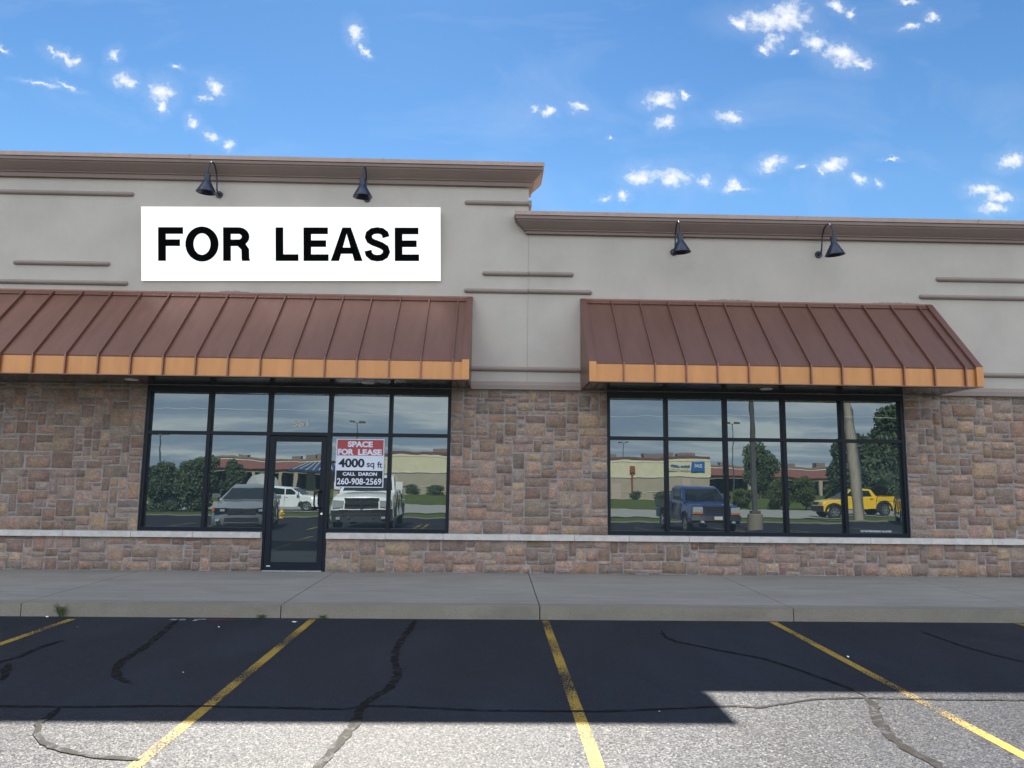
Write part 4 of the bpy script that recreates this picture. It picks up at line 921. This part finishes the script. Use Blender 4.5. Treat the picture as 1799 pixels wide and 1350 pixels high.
sedan = dict(w=1.84, paint='paint_silver', zb=.20, rw=.33, wheels=(1.42, -1.36), plan=.10,
    top=[(2.40, .24), (2.44, .45), (2.40, .66), (2.28, .76), (1.95, .86), (1.5, .93), (.95, .985), (-.2, 1.0), (-1.7, 1.04), (-2.1, 1.06), (-2.33, 1.0), (-2.40, .7), (-2.38, .24)],
    cab=[(1.08, .96), (.28, 1.40), (-.95, 1.42), (-1.9, 1.03)], side=[(.80, -.05, .27, -.08), (-.11, -1.0, -.14, -.92), (-1.06, -1.5, -.98, -1.05)], handles=(-.0, -.95), joints=[(.9, .35, .95), (-.08, .3, .98), (-1.05, .5, .98)], roofw=.62,
    front=[('headlight', 'car_glass', .44, .84, .62, .755, .0, .14), ('headlight_lens', 'lamp_lens', .50, .64, .65, .72, .075, .14), ('headlight_lens', 'lamp_lens', -.64, -.50, .65, .72, .075, .14), ('indicator', 'amber_lens', .80, .87, .66, .74, .01, .13), ('grille', 'car_plastic', -.42, .42, .57, .70, .045, .10), ('grille_bar', 'chrome', -.44, .44, .70, .745, .03, .10), ('grille_bar', 'chrome', -.30, .30, .635, .65, .045, .10), ('grille_badge', 'chrome', -.05, .05, .605, .69, .055, .0),
           ('air_intake', 'car_plastic', -.50, .50, .32, .45, .04, .10), ('intake_trim', 'chrome', -.52, .52, .285, .315, .04, .10), ('fog_light', 'lamp_lens', .64, .76, .36, .42, .02, .1), ('lower_lip', 'car_plastic', -.8, .8, .205, .245, .0, .25)])
pk = dict(w=2.0, paint='paint_white', zb=.42, rw=.40, wheels=(1.95, -1.75), plan=.05,
    top=[(2.86, .48), (2.90, .80), (2.88, 1.08), (2.80, 1.20), (2.5, 1.27), (1.9, 1.31), (1.45, 1.34), (-1.05, 1.34), (-1.06, .95), (-2.86, .95), (-2.88, .9), (-2.86, .48)],
    cab=[(1.48, 1.31), (.72, 1.86), (-.80, 1.88), (-1.02, 1.34)], side=[(1.22, .28, .72, .25), (.2, -.85, .18, -.72)], handles=(.42, -.62), joints=[(1.3, .5, 1.3), (.24, .45, 1.32), (-1.06, .5, 1.32)], roofw=.80, bed=(-2.86, -1.09, .95, 1.38), mir=.34,
    front=[('headlight', 'lamp_lens', .60, .93, .86, 1.07, .01, .10), ('grille', 'car_plastic', -.54, .54, .80, 1.10, .03, .05), ('grille_bar', 'chrome', -.54, .54, .92, .985, .065, .05), ('grille_bar', 'chrome', -.05, .05, .80, 1.10, .072, .0), ('grille_bar', 'chrome', -.57, .57, 1.10, 1.155, .045, .05),
           ('bumper', 'chrome', -.98, .98, .60, .78, .10, .16), ('bumper', 'paint_charcoal', -.96, .96, .40, .60, .08, .16), ('tow_hook', 'chrome', -.42, -.36, .52, .57, .13, 0), ('tow_hook', 'chrome', .36, .42, .52, .57, .13, 0), ('fog_light', 'lamp_lens', .66, .78, .49, .56, .06, 0)])
rg = dict(w=1.76, paint='paint_blue', zb=.42, rw=.37, wheels=(1.52, -1.32), plan=.05, mirpaint='car_plastic',
    top=[(2.34, .48), (2.38, .70), (2.34, .94), (2.24, 1.02), (1.7, 1.08), (1.12, 1.12), (-.70, 1.12), (-.71, .82), (-2.34, .82), (-2.36, .8), (-2.34, .48)],
    cab=[(1.15, 1.10), (.52, 1.62), (-.42, 1.63), (-.66, 1.12)], side=[(.9, -.05, .50, -.06), (-.12, -.52, -.13, -.42)], handles=(.1,), joints=[(1.0, .5, 1.08), (-.05, .5, 1.1), (-.7, .5, 1.1)], roofw=.78, bed=(-2.34, -.73, .82, 1.16),
    front=[('headlight', 'lamp_lens', .50, .84, .76, .94, .0, .10), ('indicator', 'amber_lens', .50, .86, .70, .757, .0, .10), ('grille', 'car_plastic', -.48, .48, .70, .92, .02, .04), ('grille_bar', 'chrome', -.48, .48, .93, .965, .04, .04), ('grille_bar', 'chrome', -.46, .46, .845, .862, .035, .04), ('grille_bar', 'chrome', -.46, .46, .78, .797, .035, .04), ('grille_bar', 'chrome', -.46, .46, .70, .728, .04, .04),
           ('bumper', 'chrome', -.86, .86, .48, .66, .10, .12), ('licence_plate', 'off_white', -.15, .15, .52, .63, .125, 0), ('fog_light', 'lamp_lens', .5, .62, .40, .47, .06, 0), ('lower_valance', 'car_plastic', -.84, .84, .36, .475, .05, .14)])
yl = dict(w=1.80, paint='paint_yellow', zb=.46, rw=.41, wheels=(1.72, -1.58), plan=.06, flare=True, mirpaint='car_plastic', spk=6,
    top=[(2.56, .52), (2.60, .80), (2.50, 1.02), (2.34, 1.12), (1.8, 1.19), (1.22, 1.24), (-1.06, 1.24), (-1.07, .92), (-2.56, .92), (-2.60, .88), (-2.56, .5)],
    cab=[(1.28, 1.22), (.50, 1.74), (-.75, 1.76), (-1.04, 1.26)], side=[(1.0, .12, .50, .10), (.04, -.78, .03, -.66)], handles=(.3, -.75), joints=[(1.12, .55, 1.2), (.08, .5, 1.22), (-1.06, .55, 1.22)], roofw=.76, bed=(-2.58, -1.09, .92, 1.24),
    front=[('headlight', 'lamp_lens', .50, .84, .84, 1.02, -.03, .12), ('grille', 'car_plastic', -.46, .46, .80, 1.04, .01, .06), ('bumper', 'car_plastic', -.90, .90, .44, .78, .12, .20), ('skid_plate', 'alloy', -.35, .35, .40, .47, .10, 0)])
suv = dict(w=1.86, paint='paint_white', zb=.32, rw=.37, wheels=(1.42, -1.36), plan=.08,
    top=[(2.30, .38), (2.34, .60), (2.30, .90), (2.20, 1.00), (1.8, 1.06), (1.0, 1.10), (-1.0, 1.12), (-2.15, 1.14), (-2.28, 1.1), (-2.33, .7), (-2.30, .36)],
    cab=[(1.15, 1.08), (.40, 1.60), (-1.60, 1.62), (-2.16, 1.13)], side=[(.92, .05, .42, .02), (-.03, -.95, -.05, -.90), (-1.02, -1.75, -.98, -1.5)], handles=(.15, -.85), joints=[(1.0, .45, 1.06), (.02, .4, 1.1), (-.98, .5, 1.1)], roofw=.76,
    front=[('headlight', 'lamp_lens', .5, .86, .78, .90, -.02, .14), ('grille', 'car_plastic', -.45, .45, .70, .90, .02, .06), ('air_intake', 'car_plastic', -.6, .6, .40, .55, .03, .1), ('lower_cladding', 'car_plastic', -.88, .88, .30, .39, .02, .2)])
dk = dict(suv); dk['paint'] = 'paint_charcoal'
def at(x, y): return (x, y, tz(y))
SUVc = []
def place(fn, front_xy, heading_deg, sp):   # heading measured from +y towards +x
    h = R(heading_deg); d = Vector((math.sin(h), math.cos(h))); c_ = Vector(front_xy)-d*(sp['top'][1][0]); return (c_.x, c_.y, tz(c_.y)), R(90)-h
l_, r_ = place(0, (-7.95, -11.1), 13, sedan); car('sedan', 'silver four door sedan parked facing the shop, reflected left of the door', 'car', l_, r_, sedan)
l_, r_ = place(0, (-4.28, -11.6), 3, pk); car('white_pickup', 'white full size pickup with chrome grille, reflected below the lease poster', 'pickup', l_, r_, pk)
l_, r_ = place(0, (7.73, -12.9), 3, rg); car('blue_pickup', 'dark blue pickup with black bed rails parked beside the lamp with the concrete base', 'pickup', l_, r_, rg)
car('yellow_pickup', 'bright yellow pickup with black fender flares seen side on behind the wooden pole', 'pickup', at(23.9, -35.4), R(180), yl)
car('suv', 'white sport utility car seen side on, reflected in the glass door', 'car', at(-13.35, -35.3), 0, suv)
l_, r_ = place(0, (18.75, -18.9), -25, dk); car('dark_suv', 'dark grey sport utility car partly cut off at the edge of the right storefront', 'car', l_, r_, dk)

# ------------------------------------------------------------------ street furniture behind
LP = empty('lot_lamp', at(9.87, -15.2), 'tall dark square lamp post bolted on a round concrete base beside the blue pickup', 'lamp post')
bm = bmesh.new(); lathe(bm, [(0, .62), (.27, .62), (.29, .60), (.30, -.2), (0, -.2)], n=28); finish(bm, 'concrete_base', 'kerb_concrete', LP, smooth=40)
bm = bmesh.new(); box(bm, -.17, .17, -.17, .17, .62, .74); finish(bm, 'base_cover', 'galvanised', LP, bevel=.01)
bm = bmesh.new(); vs = box(bm, -.085, .085, -.085, .085, .74, 8.4)
for v in vs:
    if v.co.z > 5: v.co.x *= .75; v.co.y *= .75
finish(bm, 'post', 'galvanised', LP, bevel=.01)
bm = bmesh.new(); box(bm, -.75, -.15, -.18, .18, 8.3, 8.45); box(bm, .15, .75, -.18, .18, 8.3, 8.45); box(bm, -.16, .16, -.03, .03, 8.34, 8.4); finish(bm, 'lamp_head', 'galvanised', LP, bevel=.02)
def far_lamp(x, y, ztop, heads, label):
    L = empty('area_light_post', at(x, y), label, 'lamp post', 'area lights beyond the road'); h = ztop-tz(y)
    bm = bmesh.new(); cyl(bm, (0, 0, 0), (0, 0, h-.1), .13, .07, n=10); finish(bm, 'post', 'galvanised', L, smooth=40)
    for s in heads:
        bm = bmesh.new(); cyl(bm, (0, 0, h-.15), (s*.5, 0, h-.1), .04, n=8); box(bm, min(s*.35, s*1.0), max(s*.35, s*1.0), -.25, .25, h-.12, h+.10); finish(bm, 'lamp_head', 'galvanised', L, bevel=.05)
far_lamp(-17.7, -80, 8.4, (-1, 1), 'twin headed area light rising above the lease poster')
far_lamp(23.9, -120, 8.1, (-1, 1), 'thin twin headed area light behind the cream building')
far_lamp(37.7, -100, 9.8, (-1, 1), 'tall twin headed area light left of the round concrete lamp base')
far_lamp(36.8, -60, 8.6, (-1,), 'single headed area light half hidden by the big trees at the right')
far_lamp(-42.6, -80, 6.1, (-1, 1), 'thin area light above the hedge at the far left')
UP = empty('utility_pole', at(19.04, -25.3), 'thick leaning weathered wooden utility pole standing on the grass before the yellow pickup', 'utility pole')
bm = bmesh.new(); n_ = 12; tube(bm, [(-.055*z-.0*z, 0, z-.3) for z in [i*9.8/n_ for i in range(n_+1)]], [.27-.010*z for z in [i*9.8/n_ for i in range(n_+1)]], 16); finish(bm, 'pole', 'pole_wood', UP, smooth=60)
bm = bmesh.new(); tube(bm, [(-.055*z+.28-.018*z, .10, z) for z in (0, 1, 2, 3, 4, 5, 6)], .045, 8); finish(bm, 'conduit', 'alloy', UP, smooth=60)
bm = bmesh.new(); tube(bm, [(-60+120*i/24, -25.0, 4.72+.10*math.sin(i*.52)**2+.0*i) for i in range(25)], .010, 6)
finish(bm, 'overhead_cable', 'cable_sheath', label='pale overhead cable crossing in front of the wooden pole', cat='cable')
HY = empty('fire_hydrant', at(-10.0, -22.6), 'small yellow fire hydrant at the lot edge in front of the white car', 'hydrant'); HY.scale = (.75, .75, .72)
bm = bmesh.new(); lathe(bm, [(0, 0), (.15, 0), (.15, .04), (.10, .05), (.095, .36), (.13, .37), (.13, .40), (.10, .42), (.07, .50), (.03, .54), (.03, .58), (0, .58)], n=18); finish(bm, 'barrel', 'hydrant_yellow', HY, smooth=35)
bm = bmesh.new(); cyl(bm, (-.17, 0, .28), (.17, 0, .28), .045, n=12); cyl(bm, (0, 0, .28), (0, .16, .28), .055, n=12); finish(bm, 'outlet', 'hydrant_yellow', HY, smooth=35)
TA = bmesh.new(); rings = []
for i in range(15):
    u = -1+2*i/14; row = []
    for k in range(15):
        a = math.pi*k/14; prf = (1-abs(u)**2.4)**.5; row.append(TA.verts.new((u*1.55, -math.cos(a)*1.0*max(.15, prf), max(0, math.sin(a))**.8*2.45*prf+rnd.uniform(-.03, .03)*(0 < k < 14))))
    rings.append(row)
for A, Cc in zip(rings, rings[1:]):
    for k in range(14): TA.faces.new((A[k], A[k+1], Cc[k+1], Cc[k]))
ta = finish(TA, 'tarp_cover', 'tarp', smooth=70, label='rounded grey tarp covered load standing behind the silver sedan', cat='tarp'); ta.location = at(-18.05, -45); ta.scale = (1.15, 1, 1.0)

# ------------------------------------------------------------------ trees and bushes
def leaves(bm, blobs, n, size, seed):
    rg_ = random.Random(seed); tot = sum(bx[3]*bx[4]*bx[5] for bx in blobs)
    for (cx, cy, cz, rx, ry, rz) in blobs:
        for _ in range(int(n*rx*ry*rz/tot)):
            while True:
                p = Vector((rg_.uniform(-1, 1), rg_.uniform(-1, 1), rg_.uniform(-1, 1)))
                if .25 < p.length < 1: break
            p = p*(.55+.45*rg_.random()) if rg_.random() < .3 else p.normalized()*rg_.uniform(.72, 1.08)
            c = Vector((cx+p.x*rx, cy+p.y*ry, cz+p.z*rz)); s = size*rg_.uniform(.6, 1.4)
            a = Vector((rg_.gauss(0, 1), rg_.gauss(0, 1), rg_.gauss(0, .6))).normalized(); d = a.orthogonal().normalized(); d = (Matrix.Rotation(rg_.uniform(0, 6.28), 3, a) @ d); e = a.cross(d)
            bm.faces.new([bm.verts.new(c+d*s), bm.verts.new(c+e*s*.55), bm.verts.new(c-d*s), bm.verts.new(c-e*s*.55)])
def tree(name, x, y, h, w, label, cat, mat, n, size, seed, group, trunk=.2, depth=None, low=.15):
    T = empty(name, at(x, y), label, cat, group); rg_ = random.Random(seed); depth = depth or w; blobs = []
    for _ in range(11):
        t = rg_.uniform(low, .95); ww = w/2*(1-abs(t-.45)*.9)
        blobs.append((rg_.uniform(-1, 1)*ww*.65, rg_.uniform(-1, 1)*ww*.65*depth/w, t*h*.93, w*rg_.uniform(.16, .28), depth*rg_.uniform(.16, .28), h*rg_.uniform(.10, .17)))
    blobs += [(0, 0, h*.5, w*.33, depth*.33, h*.36), (0, 0, h*.84, w*.2, depth*.2, h*.15)]
    bm = bmesh.new(); leaves(bm, blobs, int(n*1.8), size*.72, seed); finish(bm, 'crown', mat, T)
    bm = bmesh.new(); tube(bm, [(0, 0, -.1), (.03*h*.2, 0, h*.3), (0, .05, h*.6), (.05, 0, h*.85)], [trunk, trunk*.75, trunk*.45, trunk*.12], 8)
    for bl in blobs[:6]: tube(bm, [(0, 0, bl[2]*.6), (bl[0]*.5, bl[1]*.5, bl[2]*.85), (bl[0], bl[1], bl[2])], [trunk*.35, trunk*.2, trunk*.06], 5)
    finish(bm, 'trunk', 'bark', T, smooth=60)
tree('broadleaf_tree', 37.3, -88, 7.9, 5.4, 'upright green tree standing alone before the red roofed shops', 'tree', 'leaf_mid', 5200, .22, 3, 'single trees', .2)
G1 = 'big trees at the right end of the reflection'
for i, (x, y, h, w, lab) in enumerate(((29.3, -46, 6.2, 5.0, 'dark leafy tree at the near end of the big tree group'), (33.4, -48, 8.7, 5.2, 'tallest dark tree of the big tree group'), (38.2, -47, 8.6, 7.0, 'broad dark tree next to the tallest one'), (44, -50, 9.5, 8, 'dark tree at the far end of the big tree group'))):
    tree('broadleaf_tree', x, y, h, w, lab, 'tree', 'leaf_dark', 7500, .24, 20+i, G1, .25, low=.05)
G2 = 'thicket trees at the left end of the reflection'
for i, (x, y, h, w, lab) in enumerate(((-17.9, -32.5, 3.3, 2.7, 'rounded thicket tree nearest the silver sedan'), (-19.9, -32, 3.0, 2.9, 'lower thicket tree second from the silver sedan'), (-22.1, -31.5, 3.2, 3.1, 'thicket tree in the middle of the green row'), (-24.6, -31, 3.6, 3.4, 'thicket tree fourth along the green row'), (-27.5, -31, 3.8, 3.8, 'thicket tree at the outer end of the green row'), (-16.6, -34, 3.2, 1.8, 'slim dark thicket tree at the corner of the green row'))):
    tree('thicket_tree', x, y, h, w, lab, 'tree', ('leaf_mid', 'leaf_dark')[i % 2], 5200, .13, 40+i, G2, .08, low=.02)
G3 = 'bushes beyond the service road'
for i, (x, y, h, w, lab) in enumerate(((24.5, -49.5, 2.7, 2.6, 'loose light green bush left of the yellow pickup'), (27.0, -50, 3.0, 2.8, 'taller loose light green bush behind the yellow pickup bonnet'), (22.2, -52, 1.6, 2.2, 'low light green bush beside the tall lamp post'), (30.5, -51.5, 2.3, 2.6, 'light green bush in front of the big dark trees'))):
    tree('bush', x, y, h, w, lab, 'bush', 'leaf_light', 3200, .12, 60+i, G3, .05, low=.0)
G4 = 'clipped shrubs along the cream building'
for i, (x, y, h, w, lab) in enumerate(((17.9, -78.3, 1.15, 1.9, 'dark rounded shrub at the foot of the rusty post'), (21.3, -78.3, 1.1, 2.6, 'wide dark shrub right of the rusty post'), (23.8, -78.3, 1.0, 2.2, 'dark shrub directly behind the blue pickup'), (-10.2, -78.0, 1.3, 2.6, 'dark shrub at the end of the cream building by the white pickup'), (-7.4, -78.3, 1.2, 2.8, 'brownish shrub second from the white pickup'))):
    tree('shrub', x, y, h, w, lab, 'shrub', 'leaf_dark', 1500, .10, 80+i, G4, .04, low=.0)
tree('broadleaf_tree', 44, -150, 7.0, 10, 'distant green tree behind the corner of the cream building', 'tree', 'leaf_mid', 1800, .45, 99, 'single trees', .2)

# ------------------------------------------------------------------ buildings behind
CB = empty('cream_building', (7.5, -80, tz(-80)), 'long cream and tan commercial building with a red roof edge and a blue sign', 'building')
L0, L1 = -21.5, 20.3
bm = bmesh.new(); box(bm, L0, L1, -25, 0, 2.85, 5.15); finish(bm, 'upper_wall', 'cream_render', CB)
bm = bmesh.new(); box(bm, L0+.05, L1-.05, -24.95, -.05, -.3, 2.85); finish(bm, 'lower_wall', 'tan_render', CB)
bm = bmesh.new(); box(bm, L0-.1, L1+.1, -25.1, .10, 5.15, 5.42); finish(bm, 'roof_edge', 'red_roof', CB)
bm = bmesh.new(); box(bm, L0-.02, L1+.02, -25.02, .04, 4.75, 4.88); box(bm, L0-.01, L1+.01, -25.01, .03, 2.80, 2.92); finish(bm, 'string_course', 'off_white', CB)
bm = bmesh.new(); box(bm, L0-.0, L1+.0, -25.0, .0, .95, 1.02); finish(bm, 'base_course', 'off_white', CB)
for (x, w, z0, z1) in ((8.1, 1.2, 0, 2.1), (17.2, 1.1, 0, 2.7)):
    bm = bmesh.new(); box(bm, x-w/2, x+w/2, 0, .06, z0, z1); finish(bm, 'service_door', 'pink_door', CB, bevel=.01)
for (x, w, h) in ((14.2, 4.0, .6), (17.9, 2.2, .45), (7.5, 1.8, .4), (-14, 3.0, .5), (-2, 2.5, .6)):
    bm = bmesh.new(); box(bm, x-w/2, x+w/2, -3.5, -2.0, 5.3, 5.42+h); finish(bm, 'rooftop_unit', 'roof_units', CB, bevel=.03)
sb = bmesh.new(); box(sb, 17.9, 19.6, .02, .16, 3.45, 4.65); finish(sb, 'sign_panel', 'sign_blue', CB)
text('365', 18.2, 19.3, 3.95, 4.40, .165, 'off_white', CB, 'sign_text', .03, .02, flip=False)
text('SEGOATHMOOH', 15.0, 17.85, 3.45, 3.85, .10, 'off_white', CB, 'sign_text', .03, .03)
text('INIOMAL MINIMAL', 15.3, 17.8, 4.02, 4.32, .10, 'sign_blue', CB, 'sign_text', .03, .03)
bm = bmesh.new(); box(bm, 10.2, 10.45, .02, .2, .0, 3.6); box(bm, 9.98, 10.66, .02, .32, 3.5, 4.3); finish(bm, 'rusty_downpipe', 'rust_metal', CB, bevel=.02)
for x in (1.2, 6.9): 
    bm = bmesh.new(); box(bm, x-.4, x+.4, 0, .1, 3.3, 4.0); finish(bm, 'wall_vent', 'brown_render', CB)
def strip_mall(x0, x1, y, hd, label, nb, seed):
    M_ = empty('strip_mall', ((x0+x1)/2, y, tz(y)), label, 'building', 'red roofed strip malls'); w = (x1-x0)/2; z = -tz(y)
    M_.rotation_euler = (0, 0, hd)
    bm = bmesh.new(); box(bm, -w, w, -16, -2.6, 0, 4.7); finish(bm, 'wall', 'brown_render', M_)
    bm = bmesh.new(); box(bm, -w, w, -16, -1.6, 4.7, 5.0); finish(bm, 'parapet', 'brown_render', M_)
    bm = bmesh.new(); sweep(bm, [(w, 0), (-w, 0)], [(-2.5, 4.62), (-1.5, 4.5), (.25, 3.15), (.25, 3.05), (-2.5, 3.05)]); finish(bm, 'red_canopy', 'red_roof', M_)
    bm = bmesh.new(); box(bm, -w-.05, w+.05, -1.55, -1.30, 4.42, 4.60); finish(bm, 'ridge_band', 'off_white', M_)
    bm = bmesh.new(); box(bm, -w, w, -.35, -.15, 2.5, 3.05); finish(bm, 'canopy_fascia', 'tan_render', M_)
    bm = bmesh.new(); box(bm, -w+.5, w-.5, -2.6, -2.55, .25, 2.5); finish(bm, 'shop_glazing', 'dark_glazing', M_)
    for i in range(nb+1):
        x = -w+.3+(2*w-.6)*i/nb
        bm = bmesh.new(); box(bm, x-.25, x+.25, -.5, -.05, 0, 2.5); finish(bm, 'pillar', 'tan_render', M_)
    rg_ = random.Random(seed)
    for i in range(4):
        x = rg_.uniform(-w+2, w-2); bm = bmesh.new(); box(bm, x-.8, x+.8, -9, -7.5, 5.0, 5.0+rg_.uniform(.5, .9)); finish(bm, 'rooftop_unit', 'roof_units', M_)
strip_mall(37.5, 78, -118, 0, 'red roofed strip mall behind the lone tree and the yellow pickup', 9, 1)
strip_mall(-46.5, -27.5, -106, R(0), 'red roofed strip mall reflected above the silver sedan', 8, 2)
KC = empty('blue_canopy', at(-18.0, -63), 'small blue metal roofed canopy on pillars, reflected at the top edge of the white car', 'canopy')
bm = bmesh.new(); zc = 2.95
vs = [bm.verts.new(v) for v in ((-2.6, -2, zc), (2.6, -2, zc), (2.6, 2, zc), (-2.6, 2, zc), (-1.5, 0, zc+.75), (1.6, 0, zc+.75))]
for q in ((0, 1, 5, 4), (1, 2, 5), (2, 3, 4, 5), (3, 0, 4), (3, 2, 1, 0)): bm.faces.new([vs[i] for i in q])
finish(bm, 'roof', 'canopy_blue', KC)
bm = bmesh.new()
for i in range(8):
    bm = bmesh.new(); t = (i+.5)/8; p0 = Vector((-2.6+5.2*t, 2.01, zc+.01)); p1 = Vector((-1.5+3.1*t, 0, zc+.77)); tube(bm, [p0, p1], .045, 5); finish(bm, 'roof_seam', 'off_white', KC)
bm = bmesh.new(); box(bm, -2.62, 2.62, -2.02, 2.02, zc-.18, zc-.005); finish(bm, 'fascia', 'canopy_blue', KC)
for x in (-1.0, 1.8):
    bm = bmesh.new(); box(bm, x-.35, x+.35, -.3, .3, 0, zc-.18); finish(bm, 'pillar', 'tan_render', KC)
